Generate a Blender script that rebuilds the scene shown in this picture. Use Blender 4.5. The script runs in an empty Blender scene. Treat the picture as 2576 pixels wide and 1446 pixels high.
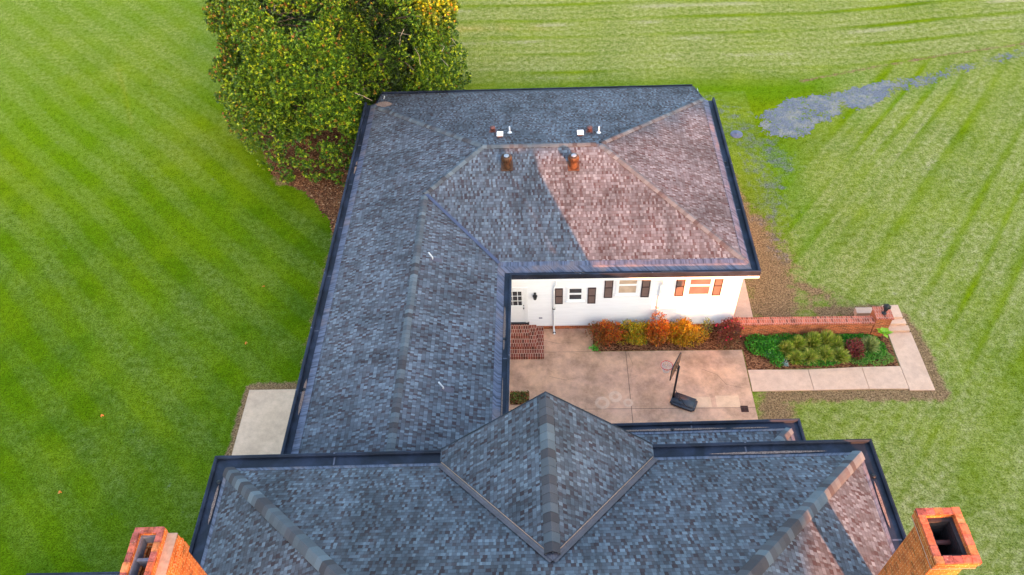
import bpy, math, random
import numpy as np
from mathutils import Matrix, Vector
random.seed(7); RNG = np.random.default_rng(7)
SC = bpy.context.scene
COL = SC.collection
R = math.radians

# ---------------------------------------------------------------- camera
PITCH, YAW, ROLL, CAMZ = R(47.7432), R(-3.3356), R(-3.3101), 27.2423
fw = Vector((math.sin(YAW)*math.cos(PITCH), math.cos(YAW)*math.cos(PITCH), -math.sin(PITCH)))
r0 = Vector((math.cos(YAW), -math.sin(YAW), 0)); u0 = r0.cross(fw)
rr = r0*math.cos(ROLL) + u0*math.sin(ROLL); uu = -r0*math.sin(ROLL) + u0*math.cos(ROLL)
cd = bpy.data.cameras.new('camera'); cam = bpy.data.objects.new('camera', cd); COL.objects.link(cam)
cam.matrix_world = Matrix(((rr.x, uu.x, -fw.x, 0), (rr.y, uu.y, -fw.y, 0), (rr.z, uu.z, -fw.z, CAMZ), (0, 0, 0, 1)))
cd.sensor_width = 36; cd.lens = 1990.4197/2575*36; cd.clip_start = .5; cd.clip_end = 3000
SC.camera = cam

# ---------------------------------------------------------------- light
SUN_EL = R(14.5); SUN_DIR = Vector((.425, -.905, 0)).normalized()
w = bpy.data.worlds.new('World'); SC.world = w; w.use_nodes = True
nt = w.node_tree; bg = nt.nodes['Background']; sky = nt.nodes.new('ShaderNodeTexSky')
sky.sky_type = 'NISHITA'; sky.sun_disc = False; sky.sun_elevation = SUN_EL
sky.sun_rotation = math.atan2(SUN_DIR.x, SUN_DIR.y)
sky.air_density = 1.3; sky.dust_density = 3.5; sky.ozone_density = 1.5
nt.links.new(sky.outputs[0], bg.inputs[0]); bg.inputs[1].default_value = .15
sd = bpy.data.lights.new('sun', 'SUN'); sd.energy = 3.5; sd.angle = R(.5); sd.color = (1, .34, .11)
sun = bpy.data.objects.new('sun', sd); COL.objects.link(sun)
sv = Vector((SUN_DIR.x*math.cos(SUN_EL), SUN_DIR.y*math.cos(SUN_EL), math.sin(SUN_EL)))
sun.rotation_euler = sv.to_track_quat('Z', 'Y').to_euler(); sun.location = (40, -80, 60)
vs = SC.view_settings; vs.view_transform = 'Standard'; vs.look = 'None'; vs.gamma = 1; vs.exposure = 2.75; vs.use_curve_mapping = False

# ---------------------------------------------------------------- node helper
class NT:
    def __init__(s, name):
        s.m = bpy.data.materials.new(name); s.m.use_nodes = True; s.t = s.m.node_tree
        s.b = s.t.nodes['Principled BSDF']; s.out = s.t.nodes['Material Output']
        s.b.inputs['Specular IOR Level'].default_value = .3
    def n(s, typ, **kw):
        nd = s.t.nodes.new('ShaderNode'+typ)
        for k, v in kw.items():
            if k.startswith('i_'):
                k2 = k[2:]; k2 = int(k2) if k2.isdigit() else k2.replace('_', ' '); s.set(nd.inputs[k2], v)
            else: setattr(nd, k, v)
        return nd
    def set(s, inp, v):
        if isinstance(v, bpy.types.NodeSocket): s.t.links.new(v, inp)
        elif isinstance(v, bpy.types.Node): s.t.links.new(v.outputs[0], inp)
        else:
            if isinstance(v, tuple) and len(v) == 3 and inp.type == 'RGBA': v = v+(1,)
            inp.default_value = v
    def math(s, op, a, b=0., c=0.):
        nd = s.t.nodes.new('ShaderNodeMath'); nd.operation = op
        s.set(nd.inputs[0], a); s.set(nd.inputs[1], b); s.set(nd.inputs[2], c); return nd.outputs[0]
    def mix(s, f, a, b, mode='MIX'):
        nd = s.t.nodes.new('ShaderNodeMix'); nd.data_type = 'RGBA'; nd.blend_type = mode
        s.set(nd.inputs[0], f); s.set(nd.inputs[6], a); s.set(nd.inputs[7], b); return nd.outputs[2]
    def ramp(s, f, stops, mode='LINEAR'):
        nd = s.t.nodes.new('ShaderNodeValToRGB'); nd.color_ramp.interpolation = mode; e = nd.color_ramp.elements
        while len(e) < len(stops): e.new(.5)
        for el, (p, c) in zip(e, stops):
            el.position = p; el.color = (c if isinstance(c, tuple) else (c, c, c))+(1,)
        s.set(nd.inputs[0], f); return nd.outputs[0]
    def noise(s, vec, scale, detail=3, rough=.55, out=0, dist=0):
        nd = s.n('TexNoise'); s.set(nd.inputs['Vector'], vec); nd.inputs['Scale'].default_value = scale
        nd.inputs['Detail'].default_value = detail; nd.inputs['Roughness'].default_value = rough; nd.inputs['Distortion'].default_value = dist
        return nd.outputs[out]
    def obj(s): return s.n('TexCoord').outputs['Object']
    def uv(s): return s.n('TexCoord').outputs['UV']
    def attr(s, name, out='Color'): return s.n('Attribute', attribute_name=name).outputs[out]
    def mapv(s, vec, sc=(1, 1, 1), rot=(0, 0, 0), loc=(0, 0, 0)):
        nd = s.n('Mapping'); s.set(nd.inputs[0], vec); nd.inputs['Scale'].default_value = sc
        nd.inputs['Rotation'].default_value = rot; nd.inputs['Location'].default_value = loc; return nd.outputs[0]
    def bump(s, h, st=.3, d=.02):
        nd = s.n('Bump'); nd.inputs['Strength'].default_value = st; nd.inputs['Distance'].default_value = d
        s.set(nd.inputs['Height'], h); s.set(s.b.inputs['Normal'], nd.outputs[0])
    def base(s, c, rough=.8, metal=0., spec=None):
        s.set(s.b.inputs['Base Color'], c); s.set(s.b.inputs['Roughness'], rough); s.b.inputs['Metallic'].default_value = metal
        if spec is not None: s.b.inputs['Specular IOR Level'].default_value = spec
        return s.m

def simple(name, c, rough=.7, metal=0., var=.12, scale=6., spec=None):
    t = NT(name); v = t.noise(t.obj(), scale, 4)
    k = t.ramp(v, [(.3, 1-var), (.7, 1+var if 1+var < 1 else 1.)])
    m = t.base(t.mix(1., c, k, 'MULTIPLY'), rough, metal, spec); t.bump(t.noise(t.obj(), scale*8, 2), .15, .005); return m

def m_shingle():
    t = NT('asphalt_shingle'); uv = t.n('SeparateXYZ', i_0=t.uv()); u, v = uv.outputs[0], uv.outputs[1]
    ex, tw = .1435, .092
    row = t.math('FLOOR', t.math('DIVIDE', v, ex)); fv = t.math('FRACT', t.math('DIVIDE', v, ex))
    rr_ = t.n('TexWhiteNoise', noise_dimensions='1D'); t.set(rr_.inputs['W'], row)
    ush = t.math('ADD', t.math('DIVIDE', u, tw), t.math('MULTIPLY', rr_.outputs[0], 7.3))
    # uneven tab widths
    wob = t.math('MULTIPLY', t.math('SINE', t.math('ADD', t.math('MULTIPLY', ush, 2.1), t.math('MULTIPLY', row, 1.7))), .22)
    us = t.math('ADD', ush, wob); cell = t.math('FLOOR', us); fu = t.math('FRACT', us)
    def rnd(off):
        cv = t.n('CombineXYZ'); t.set(cv.inputs[0], cell); t.set(cv.inputs[1], row); cv.inputs[2].default_value = off
        wn = t.n('TexWhiteNoise', noise_dimensions='3D'); t.set(wn.inputs[0], cv.outputs[0]); return wn.outputs[0]
    c1 = rnd(0.)
    par = t.math('FRACT', t.math('MULTIPLY', t.math('ADD', cell, row), .5))
    c1 = t.math('ADD', t.math('MULTIPLY', c1, .74), t.math('MULTIPLY', par, .52))
    col = t.ramp(c1, [(0, (.070, .050, .056)), (.10, (.084, .070, .079)), (.25, (.098, .096, .111)), (.42, (.116, .122, .145)), (.62, (.144, .161, .193)), (.82, (.182, .208, .245))], 'CONSTANT')
    rv = t.n('TexWhiteNoise', noise_dimensions='1D'); t.set(rv.inputs['W'], t.math('ADD', row, 77.)); col = t.mix(1., col, t.ramp(rv.outputs[0], [(0, .80), (1, 1.)]), 'MULTIPLY')
    gn = t.noise(t.mapv(t.uv(), (1, 1, 1)), 95, 2, .7)
    col = t.mix(1., col, t.ramp(gn, [(.3, .78), (.7, 1.)]), 'MULTIPLY')
    o = t.obj()
    big = t.noise(o, .45, 4, .6); streak = t.noise(t.mapv(t.uv(), (1.6, .28, 1)), 1.0, 4, .6)
    st = t.ramp(t.math('MULTIPLY_ADD', big, .5, t.math('MULTIPLY', streak, .5)), [(.40, .62), (.56, 1.)])
    col = t.mix(1., col, st, 'MULTIPLY')
    # joints between tabs, plus a painted soft shadow line under each course
    line = t.math('MINIMUM', t.ramp(fv, [(0, .50), (.16, 1.)]), t.ramp(fu, [(0, .6), (.07, 1.)]))
    col = t.mix(1., col, line, 'MULTIPLY')
    m = t.base(col, .92, spec=.2)
    hgt = t.math('ADD', t.math('MULTIPLY', t.math('SUBTRACT', 1., fv), .55), t.math('MULTIPLY', t.math('GREATER_THAN', rnd(3.), .5), .5))
    t.bump(t.math('ADD', hgt, t.math('MULTIPLY', gn, .15)), .8, .012); return m

def m_cap():
    t = NT('hip_cap_shingle'); a = t.attr('Col'); g = t.noise(t.obj(), 90, 2, .7)
    c = t.mix(1., a, t.ramp(g, [(.3, .75), (.7, 1.)]), 'MULTIPLY')
    m = t.base(c, .92, spec=.2); t.bump(g, .3, .006); return m

def m_brick(name, c1, c2, mortar, bw=.205, rh=.068, dirt=.35, ms=.009):
    t = NT(name); uv = t.uv()
    b = t.n('TexBrick'); t.set(b.inputs['Vector'], uv); b.inputs['Scale'].default_value = 1
    b.inputs['Brick Width'].default_value = bw; b.inputs['Row Height'].default_value = rh
    b.inputs['Mortar Size'].default_value = ms; b.inputs['Mortar Smooth'].default_value = .3
    for k, c in (('Color1', c1), ('Color2', c2), ('Mortar', mortar)): b.inputs[k].default_value = c+(1,)
    b.inputs['Bias'].default_value = -.1
    # some bricks nearly black
    b2 = t.n('TexBrick'); t.set(b2.inputs['Vector'], uv); b2.inputs['Scale'].default_value = 1
    b2.inputs['Brick Width'].default_value = bw; b2.inputs['Row Height'].default_value = rh; b2.inputs['Mortar Size'].default_value = 0
    b2.inputs['Color1'].default_value = (0, 0, 0, 1); b2.inputs['Color2'].default_value = (1, 1, 1, 1)
    k = t.ramp(b2.outputs['Color'], [(.1, .42), (.3, 1.), (.8, 1.), (1., .75)])
    k = t.mix(b.outputs['Fac'], k, (1, 1, 1))
    c = t.mix(1., b.outputs['Color'], k, 'MULTIPLY')
    d = t.noise(t.obj(), 3.2, 5, .65)
    c = t.mix(1., c, t.ramp(d, [(.35, 1-dirt), (.6, 1.)]), 'MULTIPLY')
    m = t.base(c, .9, spec=.15)
    h = t.math('ADD', t.math('MULTIPLY', t.math('SUBTRACT', 1., b.outputs['Fac']), .6), t.math('MULTIPLY', t.noise(t.obj(), 60, 3), .4))
    t.bump(h, .8, .012); return m

def m_concrete(name, c, stain=.3, warm=(.50, .33, .24), wamt=.5):
    t = NT(name); o = t.obj()
    n1 = t.noise(o, .55, 5, .66); n2 = t.noise(o, 3.5, 6, .7); n3 = t.noise(o, 45, 3, .7)
    col = t.mix(t.math('MULTIPLY', t.ramp(n1, [(.35, 0.), (.65, 1.)]), wamt), c, warm)
    col = t.mix(1., col, t.ramp(t.noise(o, .8, 8, .74), [(.36, 1-stain), (.58, 1.)]), 'MULTIPLY')
    col = t.mix(1., col, t.ramp(n2, [(.3, .84), (.6, 1.)]), 'MULTIPLY')
    col = t.mix(1., col, t.ramp(n3, [(.3, .85), (.65, 1.)]), 'MULTIPLY')
    m = t.base(col, .88, spec=.2); t.bump(n3, .25, .004); return m

def m_gutter():
    t = NT('gutter_membrane'); o = t.obj(); u = t.uv()
    n = t.noise(o, 1.1, 4, .6, dist=.6); f = t.noise(o, 14, 4, .65)
    col = t.mix(t.ramp(n, [(.42, 0.), (.62, 1.)]), (.010, .013, .022), (.022, .029, .052))
    col = t.mix(1., col, t.ramp(f, [(.3, .75), (.65, 1.)]), 'MULTIPLY')
    m = t.base(col, .55, .0, .25); t.bump(f, .12, .006); return m

def m_apron():
    t = NT('apron_flashing'); u = t.uv()
    s1 = t.noise(t.mapv(u, (6.5, .35, 1)), 1., 4, .7); o = t.noise(t.obj(), 1.4, 3)
    k = t.ramp(s1, [(.40, 0.), (.56, 1.)])
    col = t.mix(k, (.030, .033, .052), (.105, .115, .165))
    col = t.mix(t.ramp(o, [(.5, 0.), (.68, .6)]), col, (.19, .135, .125))
    m = t.base(col, .6, 0, .35); t.bump(s1, .15, .006); return m

def m_debris():
    t = NT('gutter_debris'); o = t.obj(); n = t.noise(o, 30, 4, .7)
    return t.base(t.ramp(n, [(.35, (.07, .045, .035)), (.5, (.18, .12, .10)), (.7, (.30, .22, .18))]), .9)

def m_leaf(name='leaf', rough=.45, trans=.25):
    t = NT(name); a = t.attr('Col'); t.base(a, rough, spec=.4)
    tr = t.n('BsdfTranslucent'); t.set(tr.inputs[0], a); mx = t.n('MixShader'); mx.inputs[0].default_value = trans
    t.t.links.new(t.b.outputs[0], mx.inputs[1]); t.t.links.new(tr.outputs[0], mx.inputs[2]); t.t.links.new(mx.outputs[0], t.out.inputs[0])
    return t.m

def m_ground():
    t = NT('lawn_grass'); o = t.obj()
    fine = t.noise(o, 13, 6, .85); mid = t.noise(o, 3.4, 8, .78); big = t.noise(o, .33, 5, .6, dist=.5)
    blade = t.noise(t.mapv(o, (1, 1.8, 1), (0, 0, .6)), 19, 5, .85)
    dry = t.attr('dry', 'Fac'); soil = t.attr('soil', 'Fac'); lush = t.attr('lush', 'Fac'); grav = t.attr('grav', 'Fac')
    g0 = t.mix(t.ramp(big, [(.35, 0.), (.65, 1.)]), (.150, .225, .004), (.250, .315, .008))
    g0 = t.mix(lush, g0, (.150, .260, .006))
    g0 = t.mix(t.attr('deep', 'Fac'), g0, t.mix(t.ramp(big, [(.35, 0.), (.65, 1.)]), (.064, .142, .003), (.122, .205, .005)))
    dcol = t.mix(t.ramp(mid, [(.35, 0.), (.65, 1.)]), (.33, .335, .075), (.50, .44, .20))
    dk = t.math('MULTIPLY', dry, t.ramp(t.math('MULTIPLY_ADD', mid, .6, t.math('MULTIPLY', fine, .4)), [(.36, .35), (.62, 1.35)]))
    g = t.mix(t.math('MINIMUM', dk, 1.), g0, dcol)
    cl = t.noise(t.mapv(o, (1, 1.5, 1), (0, 0, .8)), 3.2, 9, .85)
    stw = t.ramp(t.math('ADD', t.attr('straw', 'Fac'), t.math('MULTIPLY', t.math('SUBTRACT', cl, .5), 2.6)), [(.50, 0.), (.80, .8)])
    g = t.mix(stw, g, (.50, .43, .22))
    scol = t.mix(t.ramp(fine, [(.4, 0.), (.6, 1.)]), (.21, .105, .055), (.44, .25, .14))
    n14 = t.noise(o, 1.6, 6, .75)
    pn = t.math('SUBTRACT', t.math('ADD', t.math('MULTIPLY', n14, .5), t.math('MULTIPLY_ADD', mid, .3, t.math('MULTIPLY', blade, .2))), .5)
    sk = t.ramp(t.math('ADD', soil, t.math('MULTIPLY', pn, 3.0)), [(.38, 0.), (.72, .9)])
    g = t.mix(sk, g, scol)
    gcol = t.mix(t.ramp(fine, [(.42, 0.), (.58, 1.)]), (.10, .10, .115), (.24, .235, .25))
    gk = t.ramp(t.math('ADD', grav, t.math('MULTIPLY', pn, 4.2)), [(.36, 0.), (.84, .85)])
    g = t.mix(gk, g, gcol)
    tex = t.ramp(t.math('MULTIPLY_ADD', fine, .5, t.math('MULTIPLY', blade, .5)), [(.42, .20), (.50, .72), (.57, 1.)])
    g = t.mix(1., g, tex, 'MULTIPLY')
    g = t.mix(1., g, t.ramp(mid, [(.36, .68), (.56, 1.)]), 'MULTIPLY')
    m = t.base(g, 1., spec=0.); t.bump(t.math('ADD', fine, blade), .5, .03); return m

def m_speck(name, c1, c2, c3, scale=26, rough=.95):
    t = NT(name); o = t.obj(); v = t.n('TexVoronoi'); t.set(v.inputs['Vector'], t.mapv(o, (1, 1.6, 1), (0, 0, .5))); v.inputs['Scale'].default_value = scale
    s = t.n('SeparateColor', i_0=v.outputs['Color']); n = t.noise(o, 2.3, 5, .7)
    c = t.ramp(s.outputs[0], [(0, c1), (.45, c2), (.8, c3)]); c = t.mix(1., c, t.ramp(n, [(.3, .55), (.65, 1.)]), 'MULTIPLY')
    m = t.base(c, rough, spec=.1); t.bump(s.outputs[1], .7, .02); return m

def m_gravel():
    t = NT('gravel'); o = t.obj(); f = t.noise(o, 24, 5, .8); n = t.noise(o, 1.1, 7, .75); n2 = t.noise(t.mapv(o, (1, 1, 1), (0, 0, 0), (7, 3, 0)), 2.6, 7, .78)
    c = t.ramp(f, [(.40, (.065, .068, .085)), (.5, (.13, .133, .158)), (.60, (.22, .22, .245))])
    c = t.mix(t.ramp(n, [(.48, 0.), (.60, .75)]), c, t.mix(t.ramp(f, [(.42, 0.), (.58, 1.)]), (.16, .14, .10), (.33, .30, .24)))
    c = t.mix(t.ramp(n2, [(.57, 0.), (.61, .9)]), c, (.12, .17, .012))
    m = t.base(c, .95, spec=.1); t.bump(f, .6, .02); return m

def m_siding():
    t = NT('white_siding'); n = t.noise(t.mapv(t.obj(), (.6, .6, 5)), 2., 4)
    m = t.base(t.mix(1., (.80, .80, .80), t.ramp(n, [(.3, .94), (.6, 1.)]), 'MULTIPLY'), .5); return m

def m_glass(name='window_glass', c=(.045, .048, .055)):
    t = NT(name); n = t.noise(t.obj(), 2.5, 2)
    m = t.base(t.mix(1., c, t.ramp(n, [(.3, .7), (.7, 1.)]), 'MULTIPLY'), .08, 0, .6); t.bump(t.noise(t.obj(), 1.2, 1), .02, .01); return m

M = dict(shingle=m_shingle(), cap=m_cap(), gutter=m_gutter(), apron=m_apron(), debris=m_debris(),
    brick=m_brick('chimney_brick', (.66, .15, .018), (.46, .085, .018), (.66, .33, .14), dirt=.40),
    brickw=m_brick('garden_brick', (.58, .14, .04), (.42, .085, .03), (.58, .30, .17)),
    paver=m_brick('step_brick', (.33, .085, .05), (.23, .052, .035), (.62, .43, .32), bw=.105, rh=.205, dirt=.3, ms=.010),
    brickcap=m_brick('cap_brick', (.58, .15, .085), (.46, .11, .06), (.55, .30, .22), bw=.10, rh=.21, dirt=.35),
    soot=simple('sooty_brick', (.035, .028, .030), .9, scale=14, var=.5), mortar=simple('mortar', (.42, .26, .18), .9, scale=9, var=.3),
    liner=simple('flue_liner', (.19, .18, .22), .8, scale=10, var=.4),
    slab=m_concrete('patio_concrete', (.66, .375, .25), .44, (.72, .40, .23), .8),
    path=m_concrete('path_concrete', (.70, .43, .29), .12, (.66, .43, .31), .5),
    slabl=m_concrete('pale_concrete', (.70, .47, .32), .18, (.64, .42, .27), .5),
    joint=simple('slab_joint', (.10, .07, .055), .95), ground=m_ground(), siding=m_siding(),
    white=simple('white_paint', (.80, .80, .79), .45, var=.05), glass=m_glass(), blind=simple('window_blind', (.62, .47, .40), .6, var=.08),
    glassw=m_glass('blind_behind_glass', (.19, .12, .115)),
    glassp=m_glass('pale_blind_behind_glass', (.56, .42, .30)),
    shutter=simple('shutter_panel', (.17, .115, .10), .38, var=.2, spec=.5), shutterf=simple('shutter_frame', (.035, .02, .022), .5),
    black=simple('black_metal', (.016, .016, .019), .4, var=.3), plastic=simple('black_plastic', (.022, .024, .036), .42, var=.25, spec=.5),
    board=simple('hoop_board', (.20, .09, .05), .4, var=.3), rim=simple('rim_red', (.62, .06, .07), .5), net=simple('net_cord', (.78, .74, .70), .8),
    netb=simple('net_hem', (.72, .45, .16), .8), copper=simple('turbine_metal', (.11, .052, .028), .42, .35, var=.35, scale=8),
    turbtop=simple('turbine_cap', (.24, .27, .32), .5, var=.15), galv=simple('vent_brown', (.13, .05, .045), .6),
    pipe=simple('pvc_pipe', (.50, .52, .56), .4, var=.1), flash=simple('valley_metal', (.10, .085, .105), .5, .2, var=.3, scale=3),
    flashb=simple('valley_membrane', (.060, .072, .125), .5, 0, var=.25, scale=3), rust=simple('rusty_grate', (.085, .03, .022), .7, .2),
    gravel=m_gravel(),
    mulch=m_speck('bark_mulch', (.045, .018, .010), (.15, .052, .022), (.34, .15, .07), 17),
    leaf=m_leaf(), bark=simple('bark', (.16, .12, .09), .9, var=.4, scale=9), lid=simple('cover_iron', (.13, .13, .19), .6, var=.3),
    steel=simple('steel_drip', (.10, .10, .13), .45, .3), grate=simple('dark_soil', (.03, .02, .016), .95))

def m_capb():
    t = NT('cap_brick_fired'); a = t.attr('Col'); n = t.noise(t.obj(), 16, 5, .7)
    c = t.mix(t.ramp(n, [(.62, 0.), (.68, 1.)]), a, (.46, .30, .22)); c = t.mix(1., c, t.ramp(t.noise(t.obj(), 7, 4, .7), [(.35, .45), (.55, 1.)]), 'MULTIPLY')
    m = t.base(c, .9, spec=.15); t.bump(n, .5, .01); return m
M['capb'] = m_capb()

# ---------------------------------------------------------------- mesh helpers
class MB:
    """collects faces (with UV in metres and optional colours) into one mesh"""
    def __init__(s): s.v = []; s.f = []; s.uv = []; s.c = []; s.mi = []; s.smooth = []
    def face(s, pts, uv=None, c=None, mi=0, sm=False):
        k = len(s.v); s.v += [tuple(p) for p in pts]; s.f.append(tuple(range(k, k+len(pts))))
        if uv is None:
            P = [Vector(p) for p in pts]; n = Vector((0, 0, 0))
            for i in range(1, len(P)-1): n += (P[i]-P[0]).cross(P[i+1]-P[0])
            n = n.normalized() if n.length > 0 else Vector((0, 0, 1))
            if abs(n.z) > .8: uv = [(p.x, p.y) for p in P]
            elif abs(n.x) > abs(n.y): uv = [(p.y, p.z) for p in P]
            else: uv = [(p.x, p.z) for p in P]
        s.uv.append(uv); s.c.append(c or (1, 1, 1)); s.mi.append(mi); s.smooth.append(sm)
    def box(s, x0, y0, z0, x1, y1, z1, T=None, mi=0, c=None):
        T = T or (lambda p: p)
        P = [T((x, y, z)) for z in (z0, z1) for y in (y0, y1) for x in (x0, x1)]
        for q in ((0, 2, 3, 1), (4, 5, 7, 6), (0, 1, 5, 4), (2, 6, 7, 3), (0, 4, 6, 2), (1, 3, 7, 5)): s.face([P[i] for i in q], mi=mi, c=c)
    def tube(s, pts, r, n=8, cap=True, c=None):
        pts = [Vector(p) for p in pts]; rs = r if isinstance(r, (list, tuple)) else [r]*len(pts); rings = []
        for i, p in enumerate(pts):
            d = (pts[min(i+1, len(pts)-1)]-pts[max(i-1, 0)]).normalized()
            a = d.cross(Vector((0, 0, 1)) if abs(d.z) < .9 else Vector((1, 0, 0))).normalized(); b = d.cross(a)
            rings.append([p+rs[i]*(a*math.cos(2*math.pi*k/n)+b*math.sin(2*math.pi*k/n)) for k in range(n)])
        for i in range(len(rings)-1):
            for k in range(n):
                s.face([rings[i][k], rings[i+1][k], rings[i+1][(k+1) % n], rings[i][(k+1) % n]], sm=True, c=c)
        if cap: s.face(rings[0], c=c); s.face(rings[-1][::-1], c=c)
    def lathe(s, prof, o=(0, 0, 0), n=20, fn=None, c=None):
        rings = []
        for r, z in prof:
            rings.append([Vector((o[0]+r*math.cos(2*math.pi*k/n), o[1]+r*math.sin(2*math.pi*k/n), o[2]+z)) for k in range(n)])
        for i in range(len(rings)-1):
            for k in range(n): s.face([rings[i][k], rings[i][(k+1) % n], rings[i+1][(k+1) % n], rings[i+1][k]], sm=True, c=c)
        s.face(rings[-1], c=c)
    def build(s, name, mats, parent=None, merge=True):
        me = bpy.data.meshes.new(name); me.from_pydata(s.v, [], s.f)
        for m in (mats if isinstance(mats, (list, tuple)) else [mats]): me.materials.append(m)
        ul = me.uv_layers.new(name='UVMap'); ul.data.foreach_set('uv', np.array([q for f in s.uv for p in f for q in p], np.float32))
        ca = me.color_attributes.new('Col', 'FLOAT_COLOR', 'CORNER')
        ca.data.foreach_set('color', np.array([q for f, c in zip(s.f, s.c) for _ in f for q in (c[0], c[1], c[2], 1)], np.float32))
        me.polygons.foreach_set('material_index', s.mi); me.polygons.foreach_set('use_smooth', s.smooth)
        if merge:
            import bmesh
            b = bmesh.new(); b.from_mesh(me); bmesh.ops.remove_doubles(b, verts=b.verts, dist=.0004); bmesh.ops.recalc_face_normals(b, faces=b.faces); b.to_mesh(me); b.free()
        o = bpy.data.objects.new(name, me); COL.objects.link(o)
        if parent: o.parent = parent
        return o

def npmesh(name, V, F, C, mat, parent=None):
    """fast mesh of equal polygons; C is a colour per face"""
    V = np.asarray(V, np.float32); F = np.asarray(F, np.int32); k = F.shape[1]
    me = bpy.data.meshes.new(name); me.vertices.add(len(V)); me.vertices.foreach_set('co', V.ravel())
    me.loops.add(F.size); me.loops.foreach_set('vertex_index', F.ravel()); me.polygons.add(len(F))
    me.polygons.foreach_set('loop_start', np.arange(0, F.size, k, dtype=np.int32)); me.update(calc_edges=True)
    ca = me.color_attributes.new('Col', 'FLOAT_COLOR', 'CORNER')
    cc = np.ones((len(F), k, 4), np.float32); cc[:, :, :3] = np.asarray(C, np.float32)[:, None, :]; ca.data.foreach_set('color', cc.ravel())
    me.materials.append(mat); me.validate(); o = bpy.data.objects.new(name, me); COL.objects.link(o)
    if parent: o.parent = parent
    return o

def tag(o, label=None, cat=None, group=None, kind=None):
    if label: o['label'] = label
    if cat: o['category'] = cat
    if group: o['group'] = group
    if kind: o['kind'] = kind
    return o
def empty(name, loc=(0, 0, 0), **kw):
    o = bpy.data.objects.new(name, None); o.empty_display_size = .2; COL.objects.link(o); o.location = loc; return tag(o, **kw)

def norm(a): return a/np.maximum(np.linalg.norm(a, axis=-1, keepdims=True), 1e-9)
def leaves(P, D, L, W, col, up=None):
    """rhombus leaves: base points P, directions D, lengths L, widths W"""
    n = len(P); D = norm(D); up = RNG.normal(size=(n, 3)) if up is None else up
    S = norm(np.cross(D, up)); L = L[:, None]; W = W[:, None]
    N = norm(np.cross(S, D))
    V = np.stack([P, P+D*L*.55+S*W+N*L*.05, P+D*L, P+D*L*.55-S*W+N*L*.05], 1).reshape(-1, 3)
    F = np.arange(4*n).reshape(-1, 4); return V, F, col

# ---------------------------------------------------------------- dimensions (metres, solved from the photograph)
e, s, xL, xR, yF, yB, W, g, dz = 3.749, .2988, -8.4393, 8.1813, 22.6748, 33.9415, 6.6207, .5501, .12
gy, wx, aL, aR = .7903, .0767, .2345, .0512
yW, xWR = 22.1324+.02, 8.1453-.25
xWR = 8.1453
yM, xML, xMR, E, s2, gM = 12.2952, -9.8035, 9.4906, 5.6996, .6761, .5269
xg, wg, prj, sg = .0408, 3.2801, .5556, .901
RM = R(1.2722)
def MT(p):
    x, y, z = p; y -= yM; return (x*math.cos(RM)-y*math.sin(RM), yM+x*math.sin(RM)+y*math.cos(RM), z)
D = (yB-yF)/2; ym = (yB+yF)/2; zr = e+s*D; zj = e+s*W/2; yEnd = 11.6

house = empty('house', (0, 20, 0), label='large white house with grey shingled hip roofs, dark gutters and brick chimneys', cat='house')
house_off = house.location.copy()
house.location = (0, 0, 0)

def roofplane(mb, pts, eave_dir):
    P = [Vector(p) for p in pts]; n = Vector((0, 0, 0))
    for i in range(1, len(P)-1): n += (P[i]-P[0]).cross(P[i+1]-P[0])
    n.normalize(); n = n if n.z > 0 else -n
    ud = Vector(eave_dir).normalized(); vd = n.cross(ud).normalized(); vd = vd if vd.z > 0 else -vd
    mb.face(pts, uv=[(p.dot(ud), p.dot(vd)+.05) for p in P])

capcols_ = [(.105, .115, .130), (.120, .135, .152), (.145, .165, .185), (.092, .088, .098), (.108, .114, .128), (.072, .064, .070), (.13, .145, .162)]
capcols = [tuple(k_*.9 for k_ in c_) for c_ in capcols_]
def caps(name, a, b, parent, wid=.15, step=.2, drop=.28, lift=.02, pump=.035):
    """overlapping cap shingles from a (low) to b (high); drop = fall per metre sideways"""
    a, b = Vector(a), Vector(b); d = (b-a); L = d.length; d.normalize(); sd_ = d.cross(Vector((0, 0, 1))).normalized(); up = sd_.cross(d)
    mb = MB(); n = int(L/step); lastc = None
    for i in range(n):
        c = random.choice(capcols); k = random.uniform(.9, 1.1); c = tuple(q*k for q in c)
        p0 = a+d*(i*step-.03); p1 = a+d*((i+1)*step+.02)
        prof = []
        for t_ in (-1, -.72, -.3, 0, .3, .72, 1):
            z = pump*(1-t_*t_)-drop*wid*abs(t_); prof.append((t_*wid, z))
        r0_ = [p0+sd_*x+up*(z+lift+.012) for x, z in prof]; r1_ = [p1+sd_*x+up*(z+lift-.004) for x, z in prof]
        for k2 in range(6): mb.face([r0_[k2], r0_[k2+1], r1_[k2+1], r1_[k2]], c=c, sm=True)
        lo = [q-up*.035 for q in r0_]
        for k2 in range(6): mb.face([lo[k2], lo[k2+1], r0_[k2+1], r0_[k2]], c=tuple(q*.7 for q in c))
    return mb.build(name, M['cap'], parent, merge=False)

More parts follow.
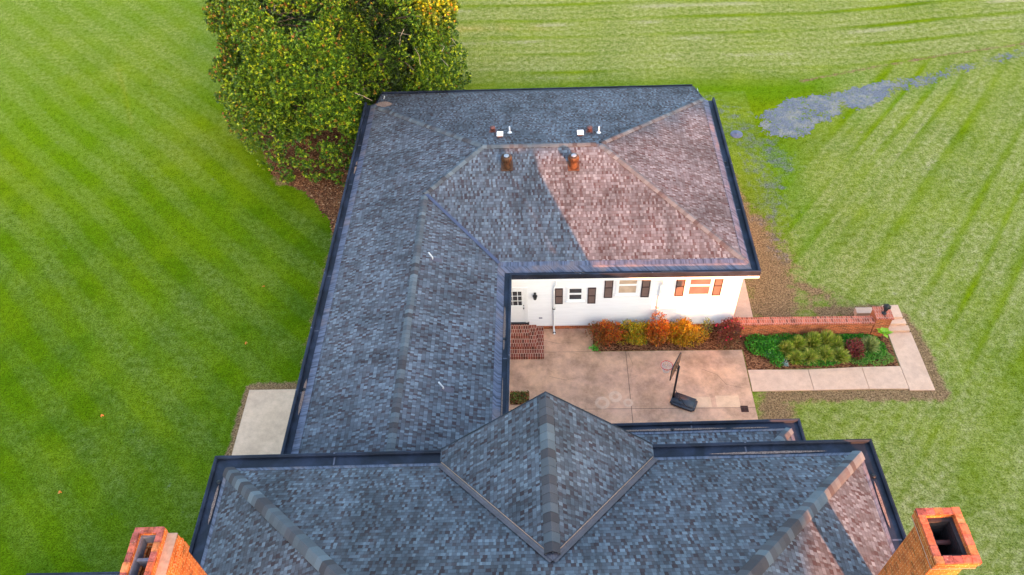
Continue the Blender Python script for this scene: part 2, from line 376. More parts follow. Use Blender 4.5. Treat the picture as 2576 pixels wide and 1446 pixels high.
def sweep(mb, line, prof, closed=False, uvs=1.0, mi=0, miter_ends=(None, None)):
    """line: 2-D points with z and outward normal side = right of travel; prof: (d, z)"""
    P = [Vector((p[0], p[1])) for p in line]; n = len(P); offs = []
    for i in range(n):
        a = (P[i]-P[i-1]).normalized() if i > 0 else None; b = (P[i+1]-P[i]).normalized() if i < n-1 else None
        if a is None: nn = Vector((b.y, -b.x)); offs.append(nn)
        elif b is None: offs.append(Vector((a.y, -a.x)))
        else:
            na, nb = Vector((a.y, -a.x)), Vector((b.y, -b.x)); m_ = (na+nb); offs.append(m_/(m_.dot(na)))
    z0 = line[0][2]
    acc = 0
    for i in range(n-1):
        L = (P[i+1]-P[i]).length
        vacc = 0
        for k in range(len(prof)-1):
            (d0, h0), (d1, h1) = prof[k], prof[k+1]; dl = math.hypot(d1-d0, h1-h0)
            q = [P[i]+offs[i]*d0, P[i+1]+offs[i+1]*d0, P[i+1]+offs[i+1]*d1, P[i]+offs[i]*d1]
            hz = [h0, h0, h1, h1]
            mb.face([(q[j].x, q[j].y, z0+hz[j]) for j in range(4)], uv=[(acc, vacc), (acc+L, vacc), (acc+L, vacc+dl), (acc, vacc+dl)], mi=mi)
            vacc += dl
        acc += L

# ---------------------------------------------------------------- wing roof
RLp = (xL+D+aL, ym, zr); RRp = (xR-D+aR, ym, zr); J = (xL+W/2+wx, yF+W/2, zj)
FL, FR, NR, V_ = (xL, yB, e), (xR, yB, e), (xR, yF, e), (xL+W, yF, e)
G0 = (xL+W/2+wx, yEnd, zj); yE2 = 35.95; zE2 = e-s*(yE2-yB)
wroof = MB()
roofplane(wroof, [(xL, yEnd, e), G0, J, RLp, FL], (0, 1, 0))
roofplane(wroof, [G0, (xL+W, yEnd, e), V_, J], (0, 1, 0))
roofplane(wroof, [J, V_, NR, RRp, RLp], (1, 0, 0))
roofplane(wroof, [NR, FR, RRp], (0, 1, 0))
roofplane(wroof, [FR, (8.02, yE2, zE2), (-8.46, yE2, zE2), FL, RLp, RRp], (1, 0, 0))
wr = wroof.build('roof', M['shingle'], house, merge=False); wr['label'] = 'low roof of the single storey wing'
for nm, a, b in (('ridge_cap', RLp, RRp), ('ridge_cap', G0, J), ('hip_cap', J, RLp), ('hip_cap', FL, RLp), ('hip_cap', FR, RRp), ('hip_cap', NR, RRp)):
    caps(nm, a, b, wr, drop=.30 if 'ridge' in nm else .21)
# valley flashing J -> V
def strip(mb, a, b, w0, lift, n=1):
    a, b = Vector(a), Vector(b); d = (b-a).normalized(); sd_ = d.cross(Vector((0, 0, 1))).normalized()
    mb.face([a+sd_*w0+Vector((0, 0, lift)), b+sd_*w0+Vector((0, 0, lift)), b+Vector((0, 0, lift*.6)), a+Vector((0, 0, lift*.6))])
    mb.face([a+Vector((0, 0, lift*.6)), b+Vector((0, 0, lift*.6)), b-sd_*w0+Vector((0, 0, lift)), a-sd_*w0+Vector((0, 0, lift))])
mb = MB(); strip(mb, (J[0]+.05, J[1]-.05, J[2]), (V_[0]+.02, V_[1]-.02, V_[2]), .075, .045); mb.build('valley_flashing', M['flashb'], wr)

APR = .26
def gutter(line, g_, dz_, label=None, parent=None, apr=APR, foot=.03):
    mb = MB(); sweep(mb, line, [(-foot, .03), (0, .022), (apr, -.07)]); mb.build('apron_flashing', M['apron'], parent, merge=False)
    mb = MB(); t_ = -.09
    sweep(mb, line, [(apr-.01, -.066), (apr+.02, t_), (g_-.10, t_), (g_-.085, dz_-.03), (g_-.05, dz_-.01), (g_-.045, dz_), (g_, dz_), (g_+.006, dz_-.02), (g_, -.16)])
    for a, b in zip(line[:-1], line[1:]):   # lapped joints in the lining
        A2, B2 = Vector((a[0], a[1])), Vector((b[0], b[1])); L_ = (B2-A2).length; d2 = (B2-A2).normalized(); n2 = Vector((d2.y, -d2.x)); z_ = a[2]+t_+.004
        for i in range(1, int(L_/2.9)):
            c2 = A2+d2*(i*2.9+.4); q = [c2+n2*(apr+.03), c2+n2*(g_-.10), c2+n2*(g_-.10)+d2*.05, c2+n2*(apr+.03)+d2*.05]
            mb.face([(p.x, p.y, z_) for p in q], mi=1); q = [c2+n2*(g_-.044), c2+n2*(g_+.003), c2+n2*(g_+.003)+d2*.06, c2+n2*(g_-.044)+d2*.06]; mb.face([(p.x, p.y, a[2]+dz_+.004) for p in q], mi=1)
    o = mb.build('gutter', [M['gutter'], M['steel']], parent, merge=False)
    mb = MB(); sweep(mb, line, [(g_-.004, -.158), (g_-.004, -.30), (.02, -.30)]); mb.build('fascia', M['white'], parent, merge=False)
    return o
# outward side = right of travel
gutter([(xL, yB+.02, e), (xL, yEnd, e)][::-1] and [(xL, yEnd, e), (xL, yB+.02, e)][::-1], -g, dz, parent=wr) if False else None
def gut_line(line, g_, dz_, parent, apr=APR): return gutter(line, g_, dz_, parent=parent, apr=apr)
gut_line([(xL, yB+.05, e), (xL, yEnd, e)], -g, dz, wr) if False else None
# left side: travel from near to far has outward (left) on its left, so go far -> near
gut_line([(xL, yB+.25, e), (xL, yEnd, e)], g, dz, wr)
# inner courtyard side then front then right side, travelling near -> far with outward on the right
class _: pass
def gutter_var(line, gs, dz_, parent):
    # front run is deeper than the side runs: build with one depth per vertex run
    gutter(line, gs, dz_, parent=parent)
gut_line([(xL+W, yEnd, e), (xL+W, yF-(gy-g), e), (xR, yF-(gy-g), e), (xR, yB-.05, e)], g, dz, wr)
# filler apron between shingles and the front gutter
mb = MB(); mb.face([(xL+W, yF+.03, e+.03), (xR, yF+.03, e+.03), (xR, yF-(gy-g), e+.026), (xL+W, yF-(gy-g), e+.026)], uv=[(0, 0), (xR-xL-W, 0), (xR-xL-W, .25), (0, .25)]); mb.build('apron_flashing', M['apron'], wr, merge=False)
# far drip edge of the back slope
mb = MB(); sweep(mb, [(8.02, yE2, zE2), (-8.46, yE2, zE2)], [(-.12, .05), (.02, .02), (.10, -.03), (.10, .05), (.13, .05), (.135, -.14)]); mb.build('gutter', M['gutter'], wr, merge=False)
for (x0, x1) in ((-8.44, -8.46), (8.18, 8.02)):
    mb = MB()
    sgn = -1 if x0 < 0 else 1
    mb.face([(x0, yB, e+.02), (x1, yE2, zE2+.02), (x1+sgn*.06, yE2, zE2+.02), (x0+sgn*.06, yB, e+.02)])
    mb.face([(x0+sgn*.06, yB, e+.02), (x1+sgn*.06, yE2, zE2+.02), (x1+sgn*.06, yE2, zE2-.2), (x0+sgn*.06, yB, e-.2)])
    mb.build('rake_trim', M['gutter'], wr, merge=False)
# gutter debris and outlets
def debris(x, y, z, L, wd, along='y', T=None):
    T = T or (lambda p: p); n = max(6, int(L/.12)); up = []; lo = []
    for i in range(n+1):
        t_ = i/n; k = math.sin(math.pi*t_)**.5*wd*random.uniform(.7, 1.); q = (t_-.5)*L
        if along == 'y': up.append((x-k/2, y+q, z)); lo.append((x+k/2, y+q, z))
        else: up.append((x+q, y+k/2, z)); lo.append((x+q, y-k/2, z))
    mb = MB()
    for i in range(n): mb.face([T(up[i]), T(up[i+1]), T(lo[i+1]), T(lo[i])])
    mb.build('gutter_debris', M['debris'], DP, merge=False)
zg = e-.084; DP = wr
debris(xL-.32, 16.2, zg, 1.6, .14); debris(xL-.32, 29.2, zg, 1.0, .1); debris(xL+W+.31, 19.3, zg, 2.2, .12); debris(xL+W+.30, 15.0, zg, 4.0, .07)
debris(1.5, yF-.24-.31, zg, .5, .12, 'x'); debris(5.3, yF-.24-.31, zg, 1.2, .08, 'x'); debris(-8.0, yB+.15, e+.03, .9, .5, 'x')
def outlet(x, y, z, parent, T=None):
    mb = MB(); p = T((x, y, z)) if T else (x, y, z)
    mb.lathe([(.07, 0), (.07, .012), (.045, .014), (.04, .02), (.0, .02)], p, 12); mb.build('gutter_outlet', M['black'], parent)
for x, y in ((xL-.33, 16.5), (xL+W+.33, 18.75), (xL-.33, 29.3), (1.55, yF-.57), (xR+.33, 29.0)): outlet(x, y, e-.08, wr)

# ---------------------------------------------------------------- wing walls
def wall_siding(mb, x0, x1, z0, z1, T, lap=.115):
    """lapped boards on a wall facing -v; T maps (along, out, z) to the world"""
    z = z0
    while z < z1-.001:
        zt = min(z+lap, z1)
        mb.face([T((x0, .016, z)), T((x1, .016, z)), T((x1, .003, zt)), T((x0, .003, zt))])
        mb.face([T((x0, .0, z)), T((x1, .0, z)), T((x1, .016, z)), T((x0, .016, z))]); z = zt
xWL, xWWR, yWB = xL+.25, xL+W-.30, 35.4
zs, zt = .42, e-.31
def addwall(ax, ay, bx, by, z0, z1, lab):
    mb = MB(); a, b = Vector((ax, ay)), Vector((bx, by)); d = (b-a).normalized(); n = Vector((d.y, -d.x)); L = (b-a).length
    T = lambda p: (a.x+d.x*p[0]+n.x*p[1], a.y+d.y*p[0]+n.y*p[1], p[2])
    wall_siding(mb, 0, L, z0, z1, T); o = mb.build('wall', M['siding'], house, merge=False); o['label'] = lab; return o
fw_ = addwall(xWWR, yW, xWR, yW, zs, zt, 'white clapboard wall facing the patio')
addwall(xWR, yW, xWR, yWB, zs, zt, 'white clapboard end wall')
addwall(xWR, yWB, xWL, yWB, zs, 3.0, 'white clapboard rear wall'); addwall(xWL, yWB, xWL, 12, zs, zt, 'white clapboard side wall')
addwall(xWWR, 12, xWWR, yW, zs, zt, 'white clapboard wall of the connecting wing')
mb = MB(); P_ = [(xWWR+.03, 12), (xWWR+.03, yW+.04), (xWR-.03, yW+.04), (xWR-.03, yWB-.03), (xWL+.03, yWB-.03), (xWL+.03, 12)]
for i in range(5):
    a, b = P_[i], P_[i+1]; mb.face([(a[0], a[1], -.1), (b[0], b[1], -.1), (b[0], b[1], zs+.01), (a[0], a[1], zs+.01)])
mb.build('brick_plinth', M['brickw'], house, merge=False)
mb = MB()
mb.box(xWR-.10, yW-.030, zs-.05, xWR+.030, yW+.10, zt); mb.box(xWWR, yW-.025, zs-.12, xWR-.1, yW+.003, zs+.005)
mb.build('corner_board', M['white'], house)
# filler between fascia soffit and wall top is the fascia sweep; close the wing roof underside
mb = MB(); mb.face([(xL+.02, yEnd, e-.302), (xL+W-.02, yEnd, e-.302), (xL+W-.02, yF, e-.302), (xL+.02, yF, e-.302)]); mb.face([(xL+.02, yF, e-.302), (xR-.02, yF, e-.302), (xR-.02, yB, e-.302), (xL+.02, yB, e-.302)])
mb.build('soffit', M['white'], house, merge=False)

def window(x0, x1, z0, z1, glass, name_lab, mull=.5, sill=True):
    mb = MB(); f = .09; y0 = yW-.05
    mb.box(x0-f, y0, z1, x1+f, yW+.01, z1+f+.02); mb.box(x0-f, y0, z0-.06, x1+f, yW+.01, z0)
    mb.box(x0-f, y0, z0, x0, yW+.01, z1); mb.box(x1, y0, z0, x1+f, yW+.01, z1)
    w_ = mb.build('window', M['white'], house); w_['label'] = name_lab
    zm = z0+(z1-z0)*mull
    mb = MB(); mb.box(x0, y0+.015, zm-.025, x1, yW+.0, zm+.025)
    for a, b in ((z0, zm-.025), (zm+.025, z1)):
        mb.box(x0, y0+.018, a, x0+.035, yW, b); mb.box(x1-.035, y0+.018, a, x1, yW, b)
        mb.box(x0+.035, y0+.02, a, x1-.035, yW, a+.03); mb.box(x0+.035, y0+.02, b-.03, x1-.035, yW, b)
    mb.build('sash', M['white'], w_)
    mb = MB(); mb.box(x0+.03, yW-.022, z0+.02, x1-.03, yW-.019+.0, z1-.02); mb.build('pane', glass, w_)
    if sill:
        mb = MB(); mb.box(x0-f-.03, yW-.10, z0-.115, x1+f+.03, yW+.01, z0-.062); mb.build('sill', M['white'], w_)
def shutter(x0, x1, z0, z1):
    mb = MB(); y0 = yW-.05; f = .035; zm = (z0+z1)/2
    mb.box(x0, y0, z0, x0+f, yW, z1); mb.box(x1-f, y0, z0, x1, yW, z1)
    for a in (z0, zm-f/2, z1-f): mb.box(x0+f, y0, a, x1-f, yW, a+f)
    o = mb.build('shutter', M['shutterf'], house)
    mb = MB()
    for a, b in ((z0+f, zm-f/2), (zm+f/2, z1-f)):
        mb.box(x0+f, y0+.018, a, x1-f, yW-.004, b)
        n = int((b-a)/.045)
        for i in range(n): z = a+(i+.2)*(b-a)/n; mb.box(x0+f+.01, y0+.013, z, x1-f-.01, y0+.0178, z+.02)
    mb.build('louvre_panel', M['shutter'], o)
window(1.07, 1.64, 2.02, 2.74, M['glass'], 'small dark double hung window', .52)
window(3.12, 3.90, 2.38, 3.38, M['glassp'], 'tall window with pale lowered blind', .52)
window(6.03, 6.93, 2.24, 3.38, M['glassw'], 'large window with peach lowered blind near the corner', .5)
for q in ((.5, .83, 1.78, 2.74), (1.87, 2.21, 1.78, 2.76), (2.55, 2.90, 2.13, 3.38), (4.08, 4.43, 2.14, 3.38), (5.49, 5.85, 2.17, 3.38), (7.04, 7.39, 2.18, 3.38)): shutter(*q)
# door
mb = MB(); dx0, dx1, dz0, dz1 = -1.62, -.78, .60, 2.72
mb.box(dx0, yW-.035, dz0, dx1, yW, dz1)
door = mb.build('door', M['white'], house); door['label'] = 'white half glazed back door'
mb = MB(); mb.box(dx1+.004, yW-.06, dz0, dx1+.13, yW, dz1+.12); mb.box(dx0-.13, yW-.06, dz0, dx0-.004, yW, dz1+.12); mb.box(dx0-.004, yW-.06, dz1+.004, dx1+.004, yW, dz1+.12); mb.build('door_frame', M['white'], door)
mb = MB(); mb.box(dx0-.1, yW-.16, dz0-.06, dx1+.15, yW+.0, dz0-.004); mb.build('threshold', M['black'], door)
mb = MB(); mb.box(dx0+.11, yW-.042, 1.73, dx1-.10, yW-.036, 2.62); mb.build('pane', M['glass'], door)
mb = MB()
for x in (dx0+.105, dx0+.33, dx0+.545, dx1-.115): mb.box(x-.012, yW-.055, 1.71, x+.012, yW-.0425, 2.64)
for z in (1.72, 2.02, 2.33, 2.63): mb.box(dx0+.095, yW-.057, z-.012, dx1-.09, yW-.0427, z+.012)
mb.box(dx0+.095, yW-.065, 1.66, dx1-.09, yW-.036, 1.705)
mb.build('muntins', M['white'], door)
mb = MB(); mb.tube([(dx1-.06, yW-.035, 1.58), (dx1-.06, yW-.09, 1.58)], .012); mb.lathe([(.0, -.03), (.028, -.015), (.028, .015), (0, .03)], (dx1-.06, yW-.1, 1.58), 10); mb.build('handle', M['black'], door); mb = MB(); mb.lathe([(.02, -.02), (.02, .02)], (dx1-.06, yW-.045, 1.72), 8); mb.build('lock', M['black'], door)
# wall lantern
mb = MB(); lx = -.34
mb.lathe([(.02, 0), (.07, .05), (.085, .22), (.11, .24), (.05, .33), (.015, .37)], (lx, yW-.16, 2.2), 6); mb.box(lx-.05, yW-.03, 2.25, lx+.05, yW-.001, 2.5); mb.tube([(lx, yW-.02, 2.5), (lx, yW-.12, 2.56), (lx, yW-.16, 2.56)], .012)
o = mb.build('wall_lantern', M['black'], house)
mb = MB(); mb.box(-.2, yW-.022, .80, -.05, yW+.004, .86); mb.build('outlet_cover', M['lid'], house)
# downspouts
def downspout(x):
    mb = MB(); T = .035
    mb.tube([(x+.06, yW-.22, e-.1), (x+.06, yW-.2, 3.2), (x-.02, yW-.07, 2.85), (x-.02, yW-.07, .32), (x-.02, yW-.09, .2), (x+.0, yW-.22, .10), (x, yW-.32, .08)], .04, 8)
    o = mb.build('downspout', M['white'], house)
    mb = MB(); mb.box(x-.075, yW-.125, 1.5, x+.035, yW-.02, 1.53); mb.build('strap', M['black'], o); mb = MB(); mb.box(x-.07, yW-.27, .05, x+.06, yW-.24, .15); mb.build('strap', M['black'], o)
downspout(.47); downspout(4.86)

# ---------------------------------------------------------------- roof fittings on the wing
def zfar(y): return zr-s*(y-ym)
def zfront(y): return zr-s*(ym-y)
def turbine(x, y, lab):
    z = zfront(y); t_ = empty('turbine_vent', (0, 0, 0)) if False else None
    mb = MB(); mb.box(x-.22, y-.22, z-.10, x+.22, y+.22, z-.02+.0); mb.face([(x-.26, y-.26, zfront(y-.26)+.02), (x+.26, y-.26, zfront(y-.26)+.02), (x+.26, y+.24, zfront(y+.24)+.02), (x-.26, y+.24, zfront(y+.24)+.02)])
    mb.lathe([(.185, -.08), (.165, .25), (.185, .27), (.185, .29)], (x, y, z), 20)
    o = mb.build('turbine_vent', M['copper'], house, merge=False); o['label'] = lab
    mb = MB(); n = 20
    for k in range(n):
        a = 2*math.pi*k/n; prev = None
        for j in range(9):
            ph = math.pi*(j/8-.5); r_ = .15+.10*math.cos(ph); zz = z+.44+.15*math.sin(ph); a0, a1 = a-.02, a+.26
            q = [(x+r_*.90*math.cos(a0), y+r_*.90*math.sin(a0), zz), (x+r_*math.cos((a0+a1)/2), y+r_*math.sin((a0+a1)/2), zz), (x+r_*.97*math.cos(a1), y+r_*.97*math.sin(a1), zz)]
            if prev:
                for i in range(2): mb.face([prev[i], prev[i+1], q[i+1], q[i]], sm=True)
            prev = q
    mb.lathe([(.13, .30), (.13, .56)], (x, y, z), 14); mb.build('turbine_head', M['copper'], o, merge=False)
    mb = MB(); mb.lathe([(.12, .585), (.12, .60), (.09, .615), (.0, .62)], (x, y, z), 18); mb.build('turbine_cap', M['turbtop'], o)
turbine(-1.5, 27.25, 'rounded turbine vent nearer the connecting wing'); turbine(1.41, 27.2, 'rounded turbine vent nearer the end hip')
def skyvent(x, y):
    z = zfar(y); mb = MB(); mb.box(x-.11, y-.13, z-.02, x+.11, y+.13, z+.13)
    o = mb.build('roof_vent', M['galv'], house)
    mb = MB(); mb.box(x-.145, y-.17, z+.1305, x+.145, y+.17, z+.15); mb.build('vent_lid', M['white'], o)
skyvent(-1.86, 29.45); skyvent(1.8, 29.4)
for x, y in ((-2.22, 30.05), (2.24, 29.75)):
    mb = MB(); z = zfar(y); mb.lathe([(.11, -.03), (.10, .22), (.13, .23), (.12, .27), (0, .29)], (x, y, z), 12); mb.box(x-.16, y-.16, z-.03, x+.16, y+.16, z+.03); mb.build('flue_vent', M['galv'], house)
for x, y in ((-1.43, 29.85), (2.65, 29.6)):
    mb = MB(); z = zfar(y); mb.tube([(x, y, z-.05), (x, y, z+.36)], .036, 10); mb.lathe([(.12, -.01), (.06, .08)], (x, y, z), 10); mb.build('vent_pipe', M['pipe'], house)
for x, y in ((-4.42, 22.2), (-3.56, 16.05)):
    z = e+s*(xL+W-x); mb = MB(); mb.tube([(x, y, z-.03), (x, y, z+.12), (x-.10, y+.03, z+.30), (x-.13, y+.04, z+.36)], .03, 10); o = mb.build('vent_pipe', M['pipe'], house); mb = MB(); mb.face([(x-.1, y-.1, z+.05), (x+.36, y-.12, z-.088), (x+.36, y+.10, z-.088), (x-.1, y+.12, z+.05)]); mb.build('pipe_flashing', M['flash'], o)

# ---------------------------------------------------------------- main house
yc = yM-5.9; zR2 = E+s2*5.9
A_, B_ = (xML, yM, E), (xMR, yM, E); C_, D_ = (xML, yM-11.8, E), (xMR, yM-11.8, E)
R1, R2 = (xML+5.9, yc, zR2), (xMR-5.9, yc, zR2)
h = sg*wg; gi = (xg, yM-h/s2, E+h); gl, gr = (xg-wg, yM, E), (xg+wg, yM, E); ap = (xg, yM+prj, E+h)
main = MB()
for pts, dr in (([A_, gl, gi, gr, B_, R2, R1], (1, 0, 0)), ([A_, R1, C_], (0, 1, 0)), ([B_, R2, D_], (0, 1, 0)), ([C_, D_, R2, R1], (1, 0, 0))):
    roofplane(main, [MT(p) for p in pts], Vector(MT(dr))-Vector(MT((0, 0, 0))))
mr = main.build('roof', M['shingle'], house, merge=False); mr['label'] = 'tall hip roof of the main house'
gb = MB(); ydir = Vector(MT((0, 1, 0)))-Vector(MT((0, 0, 0)))
roofplane(gb, [MT(p) for p in (ap, gi, gl, (xg-wg, yM+prj, E))], ydir); roofplane(gb, [MT(p) for p in (ap, gi, gr, (xg+wg, yM+prj, E))], ydir)
gbo = gb.build('gable_roof', M['shingle'], house, merge=False)
mb = MB()  # gable front: fascia rake and wall under it
yy = yM+prj
for sgn in (-1, 1):
    a, b = (xg, yy+.02, E+h+.01), (xg+sgn*wg, yy+.02, E+.01)
    mb.face([MT(a), MT(b), MT((b[0], b[1], b[2]-.22)), MT((a[0], a[1], a[2]-.22))])
    mb.face([MT(a), MT(b), MT((b[0], b[1]-.05, b[2])), MT((a[0], a[1]-.05, a[2]))])
mb.build('rake_trim', M['gutter'], gbo, merge=False)
mb = MB(); mb.face([MT((xg-wg, yM+.05, E-.4)), MT((xg+wg, yM+.05, E-.4)), MT((xg+wg, yM+.05, E-.1)), MT((xg, yM+.05, E+h-.15)), MT((xg-wg, yM+.05, E-.1))]); mb.build('gable_wall', M['siding'], gbo, merge=False)
caps('ridge_cap', MT((gi[0], gi[1]+.25, gi[2])), MT(ap), gbo, wid=.2, step=.26, drop=.55, pump=.06, lift=.03)
for a, b in ((A_, R1), (B_, R2)): caps('hip_cap', MT(a), MT(b), mr, wid=.21, step=.26, drop=.42, pump=.07, lift=.04)
caps('ridge_cap', MT(R1), MT(R2), mr, wid=.2, step=.26, drop=.6, pump=.06, lift=.03)
for p in (gl, gr):
    mb = MB(); a, b = Vector(MT(p)), Vector(MT(gi)); strip(mb, a, b, .10, .09)
    mb.build('valley_flashing', M['flash'], gbo, merge=False)
    mb = MB(); d = (b-a).normalized(); off = Vector((0, 0, .10)); sdv = d.cross(Vector((0, 0, 1))).normalized()*(.07 if p is gl else -.07)
    mb.tube([a+off-sdv, b+off-sdv-d*.35], .012, 6); mb.build('flashing_lip', M['mortar'], gbo)
def mgut(line, g_, dz_, parent, apr=.12): gutter([MT(p) for p in line], g_, dz_, parent=parent, apr=apr)
mgut([(gr[0]+.02, yM, E), B_, D_][::-1], -gM, .02, mr) if False else None
# far side travels +x -> -x has outward(+y) on the right
mgut([D_, B_, (gr[0]+.0, yM, E)], gM, .02, mr); mgut([(gl[0], yM, E), A_, C_], gM, .02, mr)
DP = mr
debris(xML-.2, 11.2, E-.06, 1.3, .10, 'y', MT); debris(6.8, yM+.18, E-.05, 3.6, .10, 'x', MT); debris(xMR+.2, 10.7, E-.06, 1.5, .10, 'y', MT)
outlet(xML-.22, yM-.35, E-.05, mr, MT); outlet(xMR+.24, yM-.7, E-.05, mr, MT)
# main walls
mb = MB(); X0, X1, Y0, Y1 = xML+.25, xMR-.25, yM-11.5, yM-.2
Q = [MT(p) for p in ((X0, Y1, 0), (X1, Y1, 0), (X1, Y0, 0), (X0, Y0, 0))]
for i in range(4):
    a, b = Q[i], Q[(i+1) % 4]; mb.face([(a[0], a[1], -.1), (b[0], b[1], -.1), (b[0], b[1], E-.28), (a[0], a[1], E-.28)])
o = mb.build('wall', M['brickw'], house, merge=False); o['label'] = 'brick wall of the main house'
mb = MB(); mb.face([MT((X0-.3, Y1+.25, E-.31)), MT((X1+.3, Y1+.25, E-.31)), MT((X1+.3, Y0-.3, E-.31)), MT((X0-.3, Y0-.3, E-.31))]); mb.build('soffit', M['white'], house, merge=False)
# low roof beyond the main house (rear porch)
xPR, yP, zP, g2 = 8.5109, 14.6867, 3.2888, .4505; yq = 11.9; ps = .36; zq = zP+ps*(yP-yq)
pr = MB(); pl = 1.8
roofplane(pr, [MT(p) for p in ((pl, yP, zP), (xPR, yP, zP), (xPR-(yP-yq), yq, zq), (pl, yq, zq))], Vector(MT((1, 0, 0)))-Vector(MT((0, 0, 0))))
roofplane(pr, [MT(p) for p in ((xPR, yP, zP), (xPR, yq, zP), (xPR-(yP-yq), yq, zq))], ydir)
po = pr.build('porch_roof', M['shingle'], house, merge=False)
caps('hip_cap', MT((xPR, yP, zP)), MT((xPR-(yP-yq), yq, zq)), po, wid=.16, drop=.3)
gutter([MT(p) for p in ((xPR, yq, zP), (xPR, yP, zP), (pl, yP, zP))], g2, .02, parent=po, apr=.12)
DP = po; debris(4.3, yP+.18, zP-.05, 4.2, .10, 'x', MT); debris(7.2, yP+.17, zP-.05, 1.4, .06, 'x', MT)
outlet(4.5, yP+.2, zP-.05, po, MT)
mb = MB(); Q = [MT(p) for p in ((pl+.1, yP-.1, 0), (xPR-.1, yP-.1, 0), (xPR-.1, yq, 0))]
for i in range(2):
    a, b = Q[i], Q[i+1]; mb.face([(a[0], a[1], -.1), (b[0], b[1], -.1), (b[0], b[1], zP-.28), (a[0], a[1], zP-.28)])
o = mb.build('wall', M['siding'], house, merge=False); o['label'] = 'white wall under the low porch roof'

# low side porch at the left end of the main house
sp = MB(); Q = [(-16.0, 9.75, 3.28), (-9.6, 9.95, 3.28), (-9.6, 2.0, 3.9), (-16.0, 2.0, 3.9)]; roofplane(sp, Q, (1, .03, 0)); spo = sp.build('side_porch_roof', M['shingle'], house, merge=False)
gutter([(-9.62, 9.55, 3.28), (-16.1, 9.45, 3.28), (-16.1, 2.0, 3.28)][::-1], -.4, .03, parent=spo, apr=.12) if False else gutter([(-9.62, 9.55, 3.28), (-16.0, 9.45, 3.28), (-16.0, 2.0, 3.28)], .4, .03, parent=spo, apr=.12)
# ---------------------------------------------------------------- chimneys
def ring(mb, x0, y0, x1, y1, z0, z1, w_, mi=0, bottom=False):
    mb.box(x0, y0, z0, x1, y0+w_, z1, MT, mi); mb.box(x0, y1-w_, z0, x1, y1, z1, MT, mi)
    mb.box(x0, y0+w_, z0, x0+w_, y1-w_, z1, MT, mi); mb.box(x1-w_, y0+w_, z0, x1, y1-w_, z1, MT, mi)
def capbricks(x0, y0, x1, y1, z0, z1, w_, parent):
    mb = MB(); bl = .205
    def run(a0, a1, b0, b1, alongx):
        n = max(1, round((a1-a0)/bl)); st_ = (a1-a0)/n
        for i in range(n):
            k = RNG.uniform(.7, 1.1); c = (np.array([(.60, .135, .06), (.50, .12, .07), (.62, .19, .07), (.40, .10, .075)][RNG.integers(4)])*k).tolist(); j = RNG.uniform(-.006, .006, 3)
            p, q = a0+i*st_+.005, a0+(i+1)*st_-.005
            if alongx: mb.box(p, b0+j[0], z0, q, b1+j[1], z1+j[2], MT, c=c)
            else: mb.box(b0+j[0], p, z0, b1+j[1], q, z1+j[2], MT, c=c)
    run(x0, x1, y0, y0+w_, True); run(x0, x1, y1-w_, y1, True); run(y0+w_, y1-w_, x0, x0+w_, False); run(y0+w_, y1-w_, x1-w_, x1, False)
    o = mb.build('chimney_cap', M['capb'], parent, merge=False)
    mb = MB(); ring(mb, x0+.012, y0+.012, x1-.012, y1-.012, z0+.001, z1-.012, w_-.02); mb.build('cap_mortar', M['mortar'], parent, merge=False); return o
# right chimney (open flue)
zc = 11.0; x0, x1, y0, y1 = 7.90, 8.84, 6.70, 7.93; tw = .155
mb = MB(); ring(mb, x0, y0, x1, y1, zc-.14, zc-.062, tw)
for k, (zt_, in_) in enumerate(((zc-.14, .03), (zc-.30, .06), (zc-.38, .03), (zc-.46, .075))):
    pass
mb.box(x0+.035, y0+.035, zc-.36, x1-.035, y1-.035, zc-.95, MT) if False else None
bands = [(.02, zc-.14, zc-.32), (.05, zc-.32, zc-.40), (.08, zc-.40, zc-.48), (.11, zc-.48, zc-.56)]
for ins, za, zb in bands: ring(mb, x0+ins, y0+ins, x1-ins, y1-ins, zb, za, tw-ins+.002)
ring(mb, x0+.13, y0+.13, x1-.13, y1-.13, 4.0, zc-.56, .06)
ch = mb.build('chimney', M['brick'], house, merge=False); ch['label'] = 'brick chimney with open sooty flue above the sunlit hip'
capbricks(x0, y0, x1, y1, zc-.061, zc, tw, ch)
mb = MB(); ring(mb, x0+.012, y0+.012, x1-.012, y1-.012, zc-.345, zc-.318, .03); mb.build('mortar_band', M['mortar'], ch, merge=False)
mb = MB()
for i in range(36):
    z = zc-.16-i*.075; k = random.uniform(0, .012)
    ring(mb, x0+tw-.02+k, y0+tw-.02+k, x1-tw+.02-k, y1-tw+.02-k, z-.066, z, .10)
mb.box(x0+tw, y0+tw, zc-2.8, x1-tw, y1-tw, zc-2.7, MT)
mb.build('flue', M['soot'], ch, merge=False)
mb = MB(); mb.tube([MT((x0+tw, (y0+y1)/2+.05, zc-.5)), MT((x1-tw, (y0+y1)/2+.05, zc-.5))], .06, 8); mb.build('flue_divider', M['galv'], ch)
